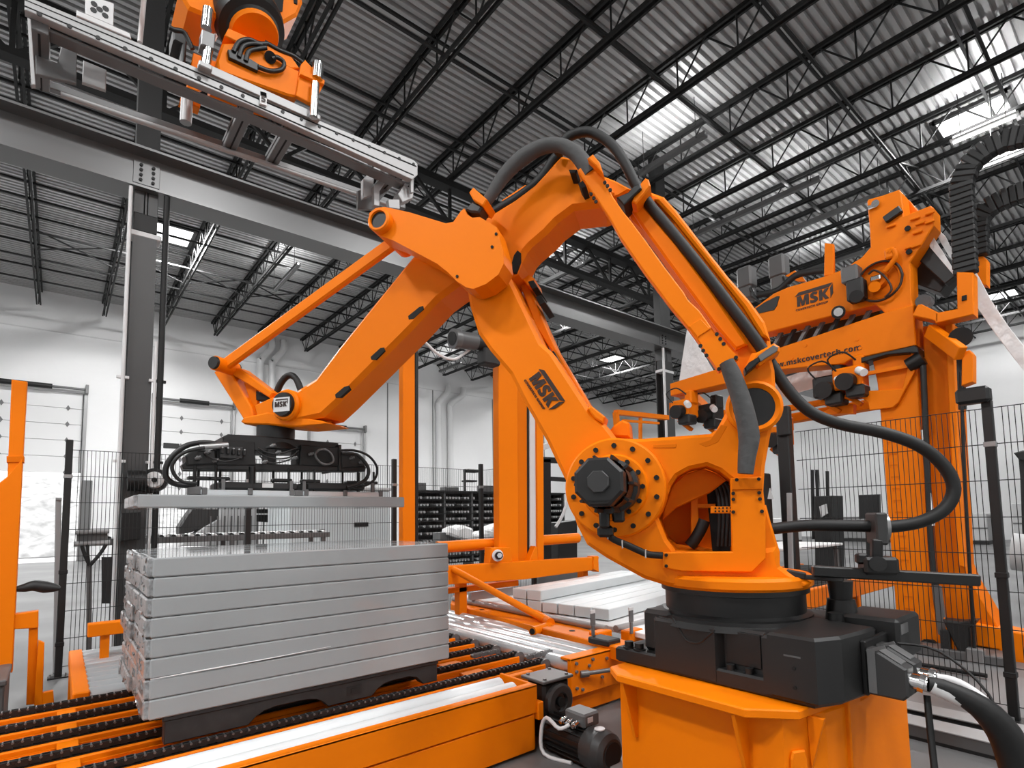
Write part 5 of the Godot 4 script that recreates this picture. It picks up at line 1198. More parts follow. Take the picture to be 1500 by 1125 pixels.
	part("valve_cluster", MB.new().ext([0.482, 4.919, 0.569, 4.939, 0.563, 4.699, 0.538, 4.696, 0.534, 4.826, 0.485, 4.829], -4.4, -4.2, 0.01), M.dark, t)
	# the wrist of the second robot that carries it
	var w := thing("robot_wrist", "orange wrist of a second robot with a black ring, cut by the top edge", "robot", Vector3(0.9, 5.1, -4.3))
	part("flange_ring", MB.new().lathe(Vector3(0.983, 5.134, -4.15), Vector3(-0.25, 1, -0.45), [Vector2(0.0, -0.02), Vector2(0.17, -0.02), Vector2(0.19, 0.0), Vector2(0.235, 0.02), Vector2(0.25, 0.08), Vector2(0.25, 0.20), Vector2(0.2, 0.26), Vector2(0.0, 0.28)], 36), M.black, w)
	part("flange_disc", MB.new().lathe(Vector3(0.983, 5.134, -4.15), Vector3(-0.25, 1, -0.45), [Vector2(0.0, -0.05), Vector2(0.165, -0.05), Vector2(0.175, -0.03), Vector2(0.175, -0.015)], 32), M.orange, w)
	part("wrist_casting", MB.new().ext([1.088, 5.676, 1.336, 5.791, 1.36, 5.664, 1.319, 5.52, 1.116, 5.272, 1.094, 5.349, 1.072, 5.46], -4.5, -4.2, 0.02), M.orange, w)
	part("left_casting", MB.new().ext([0.501, 5.157, 0.806, 5.363, 0.8, 5.209, 0.757, 5.129, 0.662, 5.082, 0.561, 5.072], -4.5, -4.15, 0.02), M.orange, w)
	part("forearm", MB.new().bar(Vector3(1.001, 5.806, -4.5), Vector3(-0.2, 6.6, -5.4), 0.3, 0.34, 0.04), M.orange, w)
	part("casting_window", MB.new().ext([1.128, 5.545, 1.209, 5.607, 1.201, 5.475, 1.15, 5.433], -4.21, -4.19, 0.002).ext([1.282, 5.654, 1.313, 5.674, 1.314, 5.604, 1.288, 5.599], -4.21, -4.19, 0.002), M.hole, w)
	single("ceiling_conduit", MB.new().cyl(Vector3(0.417, 6.355, -5.6), Vector3(0.395, 5.767, -5.6), 0.02, -1, 8), M.pipe_white, "thin pale conduit hanging behind the overhead aluminium frame", "pipe")

# ---------- stretch wrapper at right ----------
func build_hood() -> void:
	var t := thing("stretch_wrapper", "tall orange stretch wrapping machine with two legs and long printed arms at right", "machine", Vector3(7.3, 0, -1.8))
	var X := 7.25
	# left leg with rungs
	var lg := part("front_leg", MB.new().extx([-2.189, 3.475, -1.761, 3.363, -1.74, 2.897, -1.759, 1.918, -1.775, 1.106, -1.786, 0.453, -1.743, 0.301, -1.651, -0.078, -2.094, -0.006, -2.106, 0.641, -2.117, 1.518, -2.119, 2.574, -2.129, 2.975], X, X + 0.4, 0.01), M.orange, t)
	for i in 17:
		var p := Vector3(7.25, 2.531, -2.041) .lerp(Vector3(7.25, 0.417, -1.973), i / 16.0)
		part("rung_slot", MB.new().bx(X - 0.006, X + 0.002, p.y - 0.008, p.y + 0.008, p.z - 0.04, p.z + 0.04).bx(X - 0.003, X + 0.002, p.y - 0.03, p.y - 0.01, p.z - 0.034, p.z - 0.028).bx(X - 0.003, X + 0.002, p.y - 0.03, p.y - 0.01, p.z + 0.028, p.z + 0.034), M.orange2, lg)
	part("wheel_box", MB.new().extx([-1.947, -0.001, -1.912, 0.062, -1.86, 0.114, -1.776, 0.12, -1.72, 0.065, -1.727, -0.034], X - 0.05, X, 0.004), M.black, lg)
	part("wheel", MB.new().cyl(Vector3(7.19, 0.061, -1.839), Vector3(7.16, 0.067, -1.831), 0.035, -1, 16), M.motor_light, lg)
	part("gusset_plate", MB.new().extx([-2.324, 2.86, -2.265, 2.889, -1.876, 2.84, -1.754, 3.275, -1.711, 3.249, -1.752, 3.006, -1.924, 2.694, -1.979, 2.649, -2.209, 2.654, -2.217, 2.744], X - 0.06, X, 0.006), M.orange, t)
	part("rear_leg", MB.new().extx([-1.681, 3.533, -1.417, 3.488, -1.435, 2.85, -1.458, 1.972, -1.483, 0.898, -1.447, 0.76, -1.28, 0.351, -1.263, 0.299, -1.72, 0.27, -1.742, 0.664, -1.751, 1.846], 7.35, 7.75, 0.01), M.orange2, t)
	part("leg_edge", MB.new().extx([-1.465, 3.484, -1.401, 3.473, -1.448, 1.969, -1.473, 0.902, -1.517, 0.914, -1.505, 1.974], 7.25, 7.36, 0.006), M.orange, t)
	part("white_rail", MB.new().cyl(Vector3(7.2, 2.359, -1.719), Vector3(7.2, 1.328, -1.7), 0.022, -1, 8), M.white, t)
	part("dark_cable", MB.new().tube([Vector3(7.2, 3.087, -1.672), Vector3(7.2, 2.727, -1.683), Vector3(7.2, 1.839, -1.71), Vector3(7.2, 1.11, -1.726), Vector3(7.2, 0.538, -1.716), Vector3(7.2, 0.293, -1.697)], 0.03, 8), M.dark, t)
	part("grey_post", MB.new().bar(Vector3(7.15, 0.701, -1.694), Vector3(7.15, 0.199, -1.669), 0.08, 0.05, 0.006), M.alu_dark, t)
	part("base_rail", MB.new().bx(6.95, 7.7, 0.0, 0.09, -2.3, -1.15, 0.01), M.alu_dark, t)
	part("base_block", MB.new().box(Vector3(6.98, 0.059, -1.381), Vector3(0.12, 0.16, 0.14), 0.01), M.zinc, t)
	part("base_motor", MB.new().extx([-1.634, 0.378, -1.489, 0.376, -1.358, 0.407, -1.417, 0.318, -1.423, 0.069, -1.48, 0.012, -1.53, 0.084, -1.587, 0.239], 7.0, 7.2, 0.015), M.casting, t)
	part("chain_guard", MB.new().extx([-1.664, 0.27, -1.585, 0.281, -1.58, 0.011, -1.641, -0.068, -1.666, 0.077], 7.0, 7.08, 0.006), M.dark, t)
	part("leg_brace", MB.new().extx([-1.634, 0.391, -1.566, 0.23, -1.448, 0.048, -1.589, 0.05, -1.604, 0.156], 7.05, 7.1, 0.006), M.orange, t)
	part("side_beam", MB.new().extx([-1.444, 0.335, -1.254, 0.308, -0.921, 0.26, -0.902, -0.147, -1.259, -0.079, -1.268, 0.092, -1.47, 0.105], 7.3, 7.6, 0.012), M.orange, t)
	# printed lower arm
	var la := part("lower_arm", MB.new().extx([-4.86, 3.492, -4.05, 3.548, -3.178, 3.637, -2.69, 3.679, -1.958, 3.75, -1.712, 3.753, -1.716, 3.3, -1.747, 3.293, -2.371, 3.285, -2.439, 3.251, -2.713, 3.288, -3.159, 3.343, -3.958, 3.312, -4.857, 3.299], 7.18, 7.5, 0.01), M.orange, t)
	var a := Vector3(7.175, 3.441, -3.195)
	var b := Vector3(7.175, 3.437, -2.273)
	var d: Vector3 = (b - a).normalized()
	letters("printed_address", "www.mskcovertech.com", 0.066, Transform3D(Basis(d, d.cross(Vector3.RIGHT).normalized(), -Vector3.RIGHT), Vector3(7.174, 3.41, -2.8)), M.logo, la, 1.04, 700)
	part("bumper", MB.new().extx([-2.243, 3.276, -1.724, 3.29, -1.689, 3.251, -1.687, 3.19, -1.766, 3.217, -1.984, 3.246, -2.246, 3.212], 7.14, 7.4, 0.01), M.black, la)
	part("bumper_end", MB.new().cyl(Vector3(7.2, 3.088, -1.81), Vector3(7.2, 3.147, -1.668), 0.075, 0.085, 16), M.black, la)
	part("under_rail", MB.new().bar(Vector3(7.2, 3.085, -2.267), Vector3(7.2, 3.085, -1.797), 0.05, 0.04), M.orange, la)
	for u in [Vector3(7.18, 3.474, -3.459), Vector3(7.18, 3.583, -2.857), Vector3(7.18, 3.509, -2.278), Vector3(7.18, 3.397, -2.256), Vector3(7.18, 3.457, -3.032), Vector3(7.18, 3.297, -2.833)]:
		part("bolt", MB.new().cyl(u, u + Vector3(-0.01, 0, 0), 0.02, -1, 8), M.orange, la)
	# upper arm and tower head
	var ua := part("upper_arm", MB.new().extx([-3.667, 3.922, -3.593, 4.201, -3.492, 4.285, -3.235, 4.392, -3.056, 4.415, -2.609, 4.402, -2.362, 4.416, -2.263, 4.464, -2.189, 4.486, -2.091, 4.573, -2.086, 4.779, -2.092, 5.134, -2.077, 5.152, -1.932, 5.132, -1.771, 5.124, -1.754, 5.087, -1.746, 4.801, -1.5, 4.808, -1.477, 4.774, -1.484, 4.576, -1.619, 4.384, -1.722, 4.251, -1.737, 3.817, -1.723, 3.735, -1.972, 3.716, -2.085, 3.88, -2.183, 3.878, -2.948, 3.891, -3.317, 3.894], 7.22, 7.5, 0.01), M.orange, t)
	part("arm_window", MB.new().extx([-3.482, 4.261, -3.357, 4.308, -3.191, 4.339, -3.156, 4.327, -3.198, 4.211, -3.236, 4.167, -3.438, 4.182], 7.21, 7.25, 0.002), M.black, ua)
	var lc := Vector3(7.215, 4.17, -2.756)
	var ld: Vector3 = (Vector3(7.215, 4.171, -2.573) - Vector3(7.215, 4.175, -2.939)).normalized()
	mark(ua, Transform3D(Basis(ld, ld.cross(Vector3.RIGHT).normalized(), -Vector3.RIGHT), lc), 0.12, M.logo, false)
	part("head_return", MB.new().extx([-1.767, 5.11, -1.748, 5.085, -1.626, 4.796, -1.742, 4.777], 7.5, 7.9, 0.004), M.orange, ua)
	part("grip_bar", MB.new().bar(Vector3(7.19, 4.813, -1.922), Vector3(7.19, 4.877, -1.759), 0.06, 0.085, 0.008), M.black, ua)
	part("head_clip", MB.new().box(Vector3(7.2, 5.033, -2.036), Vector3(0.05, 0.05, 0.09), 0.008).cyl(Vector3(7.2, 5.061, -2.006), Vector3(7.15, 5.036, -1.992), 0.04, -1, 12), M.chrome, ua)
	for u in [Vector3(7.2, 4.717, -1.643), Vector3(7.2, 4.642, -1.598), Vector3(7.2, 4.553, -1.629), Vector3(7.2, 4.718, -1.507), Vector3(7.2, 4.415, -1.713), Vector3(7.2, 4.406, -1.65), Vector3(7.2, 4.728, -1.87), Vector3(7.2, 4.62, -1.513)]:
		part("slot_bolt", MB.new().box(u, Vector3(0.03, 0.025, 0.09), 0.006), M.orange, ua)
	for u in [Vector3(7.2, 4.628, -1.713), Vector3(7.2, 4.361, -1.717)]:
		part("dark_hole", MB.new().cyl(u, u + Vector3(-0.02, 0, 0), 0.03, -1, 8), M.hole, ua)
	var mo := part("side_motor", MB.new().box(Vector3(7.15, 4.274, -2.28), Vector3(0.2, 0.2, 0.18), 0.02), M.motor_light, ua)
	part("gear_box", MB.new().box(Vector3(7.12, 4.067, -2.231), Vector3(0.16, 0.26, 0.18), 0.02).cyl(Vector3(7.02, 3.969, -2.211), Vector3(6.98, 3.955, -2.198), 0.07, -1, 18), M.dark, mo)
	var dr := part("drive_wheel", MB.new().lathe(Vector3(7.22, 4.138, -2.027), Vector3(-1, 0, 0), [Vector2(0.23, 0), Vector2(0.23, 0.03), Vector2(0.2, 0.04), Vector2(0.19, 0.01), Vector2(0.1, 0.01), Vector2(0.09, 0.08), Vector2(0, 0.08)], 32), M.orange2, ua)
	part("drive_hub", MB.new().cyl(Vector3(7.13, 4.058, -2.053), Vector3(7.05, 4.029, -2.03), 0.06, -1, 16), M.orange, dr)
	part("hub_bolts", MB.new().box(Vector3(7.12, 4.144, -2.031), Vector3(0.06, 0.06, 0.1), 0.01), M.chrome, dr)
	var rp := []
	for i in 13:
		var ra := TAU * i / 12.0
		rp.append(Vector3(7.16, 4.116, -2.011) + Vector3(0, sin(ra) * 0.225, cos(ra) * 0.225))
	part("drive_belt", MB.new().tube(rp, 0.014, 6), M.logo, ua)
	part("belt_arm", MB.new().tube([Vector3(7.12, 4.192, -1.94), Vector3(7.12, 4.262, -1.869), Vector3(7.12, 4.325, -1.826), Vector3(7.12, 4.412, -1.847), Vector3(7.12, 4.381, -1.888)], 0.03, 8), M.orange2, ua)
	part("cable_run", MB.new().tube([Vector3(7.12, 4.219, -2.102), Vector3(7.12, 4.247, -2.045), Vector3(7.12, 4.191, -1.98), Vector3(7.12, 4.089, -1.92), Vector3(7.12, 3.967, -1.888), Vector3(7.12, 3.895, -1.958)], 0.012, 6), M.logo, ua)
	part("clip_block", MB.new().box(Vector3(7.14, 4.384, -1.881), Vector3(0.08, 0.12, 0.1), 0.02), M.orange, ua)
	part("roller_pin", MB.new().cyl(Vector3(7.2, 3.894, -2.468), Vector3(7.1, 3.869, -2.434), 0.05, -1, 16), M.chrome, ua)
	part("roller_bearing", MB.new().cyl(Vector3(7.2, 3.894, -2.468), Vector3(7.14, 3.882, -2.447), 0.075, -1, 18), M.black, ua)
	part("upright_strip", MB.new().extx([-2.637, 4.443, -2.605, 4.857, -2.513, 4.811, -2.527, 4.43], 7.3, 7.36, 0.004), M.orange, t)
	# dark machinery between the two arms
	part("inner_carriage", MB.new().extx([-3.398, 3.906, -2.152, 3.939, -2.145, 3.819, -3.409, 3.717], 7.6, 7.9, 0.006), M.dark, t)
	for i in 7:
		var u := Vector3(7.4, 3.884, -3.284) .lerp(Vector3(7.4, 3.912, -2.21), i / 6.0)
		part("inner_strut", MB.new().bar(u + Vector3(0, 0.1, 0.1), u + Vector3(0, -0.2, -0.1), 0.05, 0.04), [M.steel, M.casting, M.alu_dark][i % 3], t)
	# far arms of the square carriage
	part("far_arm", MB.new().extx([-6.057, 3.605, -4.077, 3.042, -2.669, 3.094, -2.678, 2.948, -4.085, 2.909, -6.066, 3.396], 8.9, 9.1, 0.008), M.orange2, t)
	part("far_rail", MB.new().extx([-3.986, 3.127, -2.614, 3.152, -2.618, 3.076, -3.991, 3.041], 8.6, 8.7, 0.005), M.orange, t)
	part("cross_arm", MB.new().bar(Vector3(7.3, 3.374, -4.717), Vector3(9, 3.405, -5.407), 0.2, 0.16, 0.01), M.orange, t)
	# gripping units under the arms
	for q in [[Vector3(7.2, 3.053, -4.631), 0], [Vector3(7.6, 3.006, -4.456), 1], [Vector3(7.3, 3.018, -2.649), 1], [Vector3(7.25, 3.063, -2.401), 0], [Vector3(7.6, 2.527, -3.451), 0]]:
		var u: Vector3 = q[0]
		var gu := part("grip_unit", MB.new().box(u, Vector3(0.3, 0.26, 0.3), 0.02).box(u + Vector3(0, 0.16, 0.12), Vector3(0.2, 0.2, 0.12), 0.02), M.orange if q[1] == 0 else M.casting, t)
		part("grip_motor", MB.new().cyl(u + Vector3(-0.15, -0.05, 0.02), u + Vector3(-0.28, -0.07, 0.02), 0.10, -1, 16).box(u + Vector3(-0.1, -0.18, 0.1), Vector3(0.22, 0.14, 0.2), 0.02), M.casting, gu)
		part("grip_fitting", MB.new().cyl(u + Vector3(-0.16, 0.06, 0.14), u + Vector3(-0.24, 0.0, 0.22), 0.045, -1, 10), M.white, gu)
		part("grip_cable", MB.new().tube([u + Vector3(-0.15, 0.1, -0.1), u + Vector3(-0.22, 0.24, -0.16), u + Vector3(-0.2, 0.3, 0.0), u + Vector3(-0.1, 0.2, 0.1)], 0.010, 6), M.black, gu)
		part("grip_finger", MB.new().bar(u + Vector3(0, -0.15, -0.1), u + Vector3(0, -0.32, 0.1), 0.08, 0.05, 0.006), M.orange2, gu)
	part("unit_bracket", MB.new().extx([-2.48, 3.071, -2.267, 3.093, -2.224, 2.866, -2.284, 2.812, -2.472, 2.829, -2.391, 2.938], 7.15, 7.3, 0.008), M.orange, t)
	part("finger_bar", MB.new().extx([-2.753, 2.727, -2.616, 2.79, -2.406, 2.772, -2.413, 2.657, -2.576, 2.682, -2.747, 2.683], 7.3, 7.4, 0.006), M.orange, t)
	# chain bracket at right
	var br := part("chain_bracket", MB.new().extx([-1.295, 3.937, -1.166, 3.883, -1.189, 3.455, -1.505, 3.453, -1.498, 3.562, -1.315, 3.55], 7.05, 7.25, 0.008), M.orange, t)
	part("bracket_hole", MB.new().extx([-1.267, 3.665, -1.229, 3.667, -1.232, 3.618, -1.271, 3.616], 7.03, 7.06, 0.001), M.hole, br)
	part("bracket_arm", MB.new().extx([-1.701, 3.593, -1.645, 3.697, -1.609, 3.694, -1.474, 3.562, -1.481, 3.453, -1.526, 3.496, -1.659, 3.573], 7.05, 7.3, 0.008), M.orange, br)
	part("bracket_roller", MB.new().cyl(Vector3(7.1, 3.738, -1.606), Vector3(7.5, 3.836, -1.66), 0.07, -1, 16), M.motor_light, br)
	part("diagonal_arm", MB.new().bar(Vector3(7.2, 3.43, -1.589), Vector3(6.9, 3.046, -1.285), 0.08, 0.14, 0.008), M.orange, br)
	part("second_bracket", MB.new().extx([-1.253, 4.238, -1.162, 4.218, -1.132, 4.168, -1.151, 3.887, -1.238, 3.948], 7.6, 7.75, 0.006), M.orange, t)
	part("end_plate", MB.new().extx([-1.287, 3.072, -1.228, 3.078, -1.204, 3.03, -1.222, 2.757, -1.315, 2.733], 6.95, 7.1, 0.006), M.orange, t)
	part("reel", MB.new().cyl(Vector3(7.2, 3.287, -1.336), Vector3(7, 3.237, -1.298), 0.10, -1, 20), M.black, t)
	part("reel_stem", MB.new().bar(Vector3(7.1, 3.235, -1.324), Vector3(7.1, 2.513, -1.35), 0.06, 0.05), M.black, t)
	part("hanging_cable", MB.new().tube([Vector3(7, 2.881, -1.316), Vector3(7, 2.36, -1.34), Vector3(7, 1.673, -1.363), Vector3(7, 0.728, -1.383), Vector3(7, 0.066, -1.395)], 0.016, 6), M.black, t)
	# motors on the far top
	for q in [Vector3(8.2, 5.159, -4.072), Vector3(8.2, 5.152, -3.573)]:
		var fm := part("top_motor", MB.new().box(q, Vector3(0.22, 0.34, 0.24), 0.03).box(q + Vector3(0, -0.25, 0), Vector3(0.2, 0.2, 0.2), 0.02), M.motor_light, t)
		part("motor_cable", MB.new().tube([q + Vector3(-0.1, -0.2, 0.1), q + Vector3(-0.1, -0.5, 0.25), q + Vector3(0, -0.45, 0.5)], 0.02, 6), M.black, fm)
	part("top_harness", MB.new().tube([Vector3(8.1, 4.801, -3.866), Vector3(8.1, 4.772, -3.558), Vector3(8.1, 4.901, -3.305), Vector3(8.1, 4.878, -3.073), Vector3(8.1, 4.839, -2.913)], 0.05, 8), M.dark, t)
	part("top_plate", MB.new().extx([-3.448, 4.953, -3.31, 4.985, -3.204, 4.845, -3.171, 4.773, -3.282, 4.812], 8.1, 8.15, 0.003), M.orange, t)
	part("film_reel_frame", MB.new().bar(Vector3(7.5, 4.462, -1.658), Vector3(7.5, 4.02, -1.39), 0.14, 0.2, 0.01).bar(Vector3(7.8, 4.363, -1.82), Vector3(7.8, 4.074, -1.473), 0.3, 0.3, 0.01), M.casting, t)
	# energy chains
	for e in [[[Vector3(7.12, 3.906, -1.234), Vector3(7.12, 4.209, -1.225), Vector3(7.12, 4.572, -1.213), Vector3(7.12, 4.864, -1.205), Vector3(7.12, 5.027, -1.144), Vector3(7.12, 5.121, -1.017), Vector3(7.12, 5.148, -0.858), Vector3(7.12, 5.08, -0.615)], "outer"], [[Vector3(7.6, 4.228, -1.208), Vector3(7.6, 4.463, -1.198), Vector3(7.6, 4.634, -1.181), Vector3(7.6, 4.726, -1.095), Vector3(7.6, 4.762, -0.959), Vector3(7.6, 4.772, -0.643)], "inner"]]:
		var ct := thing("energy_chain", "tall black %s energy chain curving off to the upper right above the wrapper" % e[1], "cable chain", e[0][0])
		var pts: Array = e[0]
		var c := Curve3D.new()
		for i in pts.size():
			var tg: Vector3 = (pts[mini(i + 1, pts.size() - 1)] - pts[maxi(i - 1, 0)]) / 6.0
			c.add_point(pts[i], -tg, tg)
		var n := int(c.get_baked_length() / 0.06)
		for i in n:
			var p := c.sample_baked(i * 0.06)
			var p2 := c.sample_baked(i * 0.06 + 0.064)
			part("link", MB.new().bar(p, p2, 0.20 if i % 2 else 0.19, 0.13, 0.012, Vector3(1, 0.02, 0.03)), M.dark if i % 2 else M.rubber, ct)
	# stretched film webs
	var film := MB.new().extx([-1.542, 4.695, -1.447, 4.527, -1.317, 4.041, -1.352, 4.053, -1.504, 4.503], 7.5, 7.515, 0.002)
	film.extx([-1.59, 4.555, -1.53, 4.514, -1.377, 4.08, -1.391, 4.04, -1.573, 4.421], 7.4, 7.41, 0.002)
	single("stretched_film", film, M.film, "pale sheets of stretched film behind the wrapper head, left of the tall chain", "film")
	single("film_web", MB.new().extx([-1.261, 4.188, -1.195, 3.967, -1.114, 3.685, -1.004, 3.388, -0.852, 3.034, -0.869, 2.786, -1.003, 3.085, -1.143, 3.413, -1.248, 3.69, -1.275, 3.888], 7.5, 7.52, 0.004), M.film, "long pale web of film sagging to the right edge past the tall chains", "film")
	single("film_sheet", MB.new().extx([-5.168, 4.651, -4.951, 4.285, -4.701, 3.799, -5.373, 3.739, -5.269, 4.221], 8.2, 8.22, 0.004), M.film, "pale triangular film sheet hanging between the long rod and the wrapper arm", "film")
	single("film_sheet", MB.new().extx([-3.687, 3.396, -3.022, 3.501, -2.81, 3.444, -2.848, 3.228, -3.22, 3.186, -3.641, 3.134], 8.0, 8.02, 0.004), M.film, "pale film sheet under the printed wrapper arm beside the black hose", "film")

# ---------- safety fence ----------
func fence_panel(a: Vector3, b: Vector3, label: String) -> void:
	var t := thing("mesh_fence", label, "fence", (a + b) * 0.5, "safety fence mesh panels")
	var d := (b - a).normalized()
	var l := a.distance_to(b)
	var x := 0.05
	while x < l - 0.02:
		part("upright_wire", MB.new().cyl(a + d * x + Vector3(0, 0.10, 0), a + d * x + Vector3(0, 2.24, 0), 0.0026, -1, 4, false), M.mesh, t)
		x += 0.034
	for i in 9:
		var y := 0.10 + i * 0.2675
		part("level_wire", MB.new().cyl(a + Vector3(0, y, 0), b + Vector3(0, y, 0), 0.0035, -1, 5, false), M.mesh, t)

func fence_post(p: Vector3, h: float, label: String) -> void:
	var t := thing("fence_post", label, "post", p, "safety fence posts")
	part("tube", MB.new().bx(p.x - 0.03, p.x + 0.03, 0, h, p.z - 0.03, p.z + 0.03, 0.005), M.post, t)
	part("foot_plate", MB.new().bx(p.x - 0.08, p.x + 0.08, 0, 0.012, p.z - 0.06, p.z + 0.06, 0.002), M.post, t)
	for y in [0.3, 1.0, 1.95]:
		part("clip", MB.new().bx(p.x - 0.036, p.x + 0.036, y, y + 0.04, p.z - 0.036, p.z + 0.036, 0.004), M.zinc if y > 1.5 else M.post, t)
	for s in [-1, 1]:
		part("anchor_bolt", MB.new().cyl(Vector3(p.x + s * 0.06, 0.012, p.z), Vector3(p.x + s * 0.06, 0.04, p.z), 0.01, -1, 6), M.zinc, t)

func build_fence() -> void:
	var pz := -7.09
	for q in [[0.06, "black fence post at the left beside the open dock door"], [1.75, "black fence post hidden behind the gripper"], [3.67, "black fence post left of the thin orange mast"], [5.2, "black corner post of the fence between the two orange masts"]]:
		fence_post(Vector3(q[0], 0, pz), 2.34, q[1])
	fence_panel(Vector3(0.09, 0, pz), Vector3(1.72, 0, pz), "black wire mesh panel in front of the tall grey column")
	fence_panel(Vector3(1.78, 0, pz), Vector3(3.64, 0, pz), "black wire mesh panel behind the gripper and the stack")
	fence_panel(Vector3(3.70, 0, pz), Vector3(5.17, 0, pz), "black wire mesh panel before the parts shelving")
	fence_post(Vector3(5.24, 0, -5.9), 2.34, "black fence post right of the wide orange mast")
	fence_panel(Vector3(5.22, 0, -7.06), Vector3(5.24, 0, -5.93), "short black wire mesh panel right of the fence corner")
	fence_post(Vector3(5.28, 0, -0.86), 2.30, "tall black fence post at the right edge, with an arm to the left")
	fence_panel(Vector3(5.28, 0, -2.24), Vector3(5.28, 0, -0.89), "black wire mesh panel in front of the orange wrapper legs")
	fence_panel(Vector3(5.28, 0, -0.83), Vector3(5.28, 0, 0.6), "black wire mesh panel at the right edge of the picture")
	fence_post(Vector3(5.28, 0, 0.63), 2.30, "black fence post beyond the right edge of the picture")
	single("light_curtain", MB.new().bx(5.16, 5.26, 0.02, 2.46, -2.36, -2.25, 0.01).bx(5.12, 5.18, 2.2, 2.47, -2.34, -2.22, 0.01), M.black, "black light curtain column standing at the start of the right fence", "sensor column")
	var s := thing("muting_arm", "black padded arm with a box head on the right fence post", "arm", Vector3(5.28, 2.3, -0.86))
	part("arm", MB.new().box(Vector3(5.24, 2.339, -0.926), Vector3(0.12, 0.12, 0.20), 0.02), M.black, s)

# ---------- things behind and around the cell ----------
func build_background() -> void:
	# white down pipes on the back wall
	var pl := ["left", "right"]
	for i in 2:
		var dx := 0.55 * i
		single("down_pipe", MB.new().tube([Vector3(7.75 + dx, 10.4, -27.76), Vector3(7.75 + dx, 9.9, -27.76), Vector3(7.28 + dx, 9.2, -27.76), Vector3(7.25 + dx, 8.4, -27.76), Vector3(7.25 + dx, 0.1, -27.76)], 0.16, 10), M.pipe_white, "white bent down pipe on the back wall above the wrist, %s of that pair" % pl[i], "pipe", "down pipes on the back wall")
		single("down_pipe", MB.new().tube([Vector3(18.0 + dx * 2.0, 9.5, -27.76), Vector3(17.9 + dx * 2.0, 9.0, -27.76), Vector3(17.3 + dx * 1.5, 8.3, -27.76), Vector3(17.3 + dx * 1.5, 7.4, -27.76), Vector3(17.3 + dx * 1.5, 0.1, -27.76)], 0.18, 10), M.pipe_white, "white bent down pipe on the back wall between the orange masts, %s of that pair" % pl[i], "pipe", "down pipes on the back wall")
	# shelving full of small rolls
	var t := thing("parts_shelving", "long dark shelving of many low shelves behind the fence between the masts", "shelving", Vector3(9.0, 0, -14.2))
	for i in 7:
		part("upright", MB.new().bx(7.9 + i * 1.0, 7.95 + i * 1.0, 0, 2.27, -14.5, -14.0), M.steel, t)
	for k in 11:
		part("shelf_board", MB.new().bx(7.9, 13.95, 0.12 + k * 0.21, 0.145 + k * 0.21, -14.5, -14.0), M.casting, t)
	part("back_sheet", MB.new().bx(7.9, 13.95, 0.1, 2.25, -14.52, -14.5), M.black, t)
	part("top_board", MB.new().bx(7.85, 14.0, 2.26, 2.30, -14.52, -13.98), M.motor, t)
	var rolls := MB.new()
	var rng := RandomNumberGenerator.new()
	rng.seed = 12
	for k in 10:
		for b in 6:
			var x := 8.02 + b * 1.0
			while x < 8.85 + b * 1.0:
				if rng.randf() < 0.8:
					var y := 0.145 + k * 0.21
					rolls.cyl(Vector3(x, y + 0.045, -14.4), Vector3(x, y + 0.045, -14.03), 0.04, -1, 6)
				x += 0.11
	var ro := single("stored_rolls", rolls, M.goods_pale, "rows of small pale rolls lying on the dark shelving", "rolls")
	ro.set_meta("kind", "stuff")
	var bi := -1
	for q in [[8.05, 0.22, 0.3], [9.0, 0.12, 0.5], [10.4, 0.2, 0.8], [11.3, 0.3, 0.35], [12.3, 0.18, 0.4]]:
		bi += 1
		single("storage_box", MB.new().bx(q[0], q[0] + q[2], 2.30, 2.30 + q[1], -14.4, -14.1, 0.01), M.steel, "grey storage box on top of the long shelving, %s from the left" % ["first", "second", "third", "fourth", "fifth"][bi], "box", "boxes on the shelving")
	single("shelf_seat", MB.new().bx(9.85, 10.3, 2.9, 3.0, -14.4, -14.1, 0.02).bx(9.8, 9.84, 2.3, 3.0, -14.3, -14.2).bx(9.8, 10.2, 2.6, 2.65, -14.4, -14.1), M.dark, "dark angular stand on top of the shelving beside the corner fence post", "stand")
	# work table with crumpled sheet
	t = thing("work_table", "dark work table with a heap of white sheet before the shelving", "table", Vector3(6.0, 0, -10))
	part("top", MB.new().bx(6.25, 8.0, 0.84, 0.98, -10.4, -9.8, 0.01), M.dark, t)
	for lx in [6.35, 7.9]:
		part("leg", MB.new().bx(lx - 0.04, lx + 0.04, 0, 0.84, -10.2, -10.1), M.dark, t)
	part("drawer_box", MB.new().bx(6.25, 6.65, 0.9, 1.18, -10.3, -10.0, 0.01), M.steel, t)
	var heap := MB.new()
	for i in 9:
		heap.box(Vector3(6.55 + i * 0.16, 1.08 + 0.1 * sin(i * 0.9 + 1.0), -10.05), Vector3(0.3, 0.2 + 0.06 * (i % 3), 0.4), 0.05, Basis(Vector3(0.3, 0.5, 1).normalized(), rng.randf_range(-0.5, 0.5)))
	single("white_sheet", heap, M.white, "crumpled heap of white sheet lying on the dark work table", "sheet")
	heap = MB.new()
	for i in 5:
		heap.box(Vector3(4.45 + i * 0.16, 0.86 + 0.03 * (i % 2), -9.05), Vector3(0.26, 0.16, 0.4), 0.04, Basis(Vector3(0, 0.4, 1).normalized(), rng.randf_range(-0.3, 0.3)))
	single("white_bags", heap.bx(4.4, 5.3, 0.0, 0.8, -9.25, -8.85, 0.02), M.white, "white wrapped bale low behind the fence at the foot of the thin mast", "bale")
	# wrapped machine crates seen below the held cartons
	t = thing("machine_crate", "large pale wrapped crate with a dark slot behind the fence left of the thin mast", "crate", Vector3(4.6, 0, -11))
	part("body", MB.new().bx(3.45, 5.6, 0, 2.1, -12.4, -11, 0.02), M.wrap_pale, t)
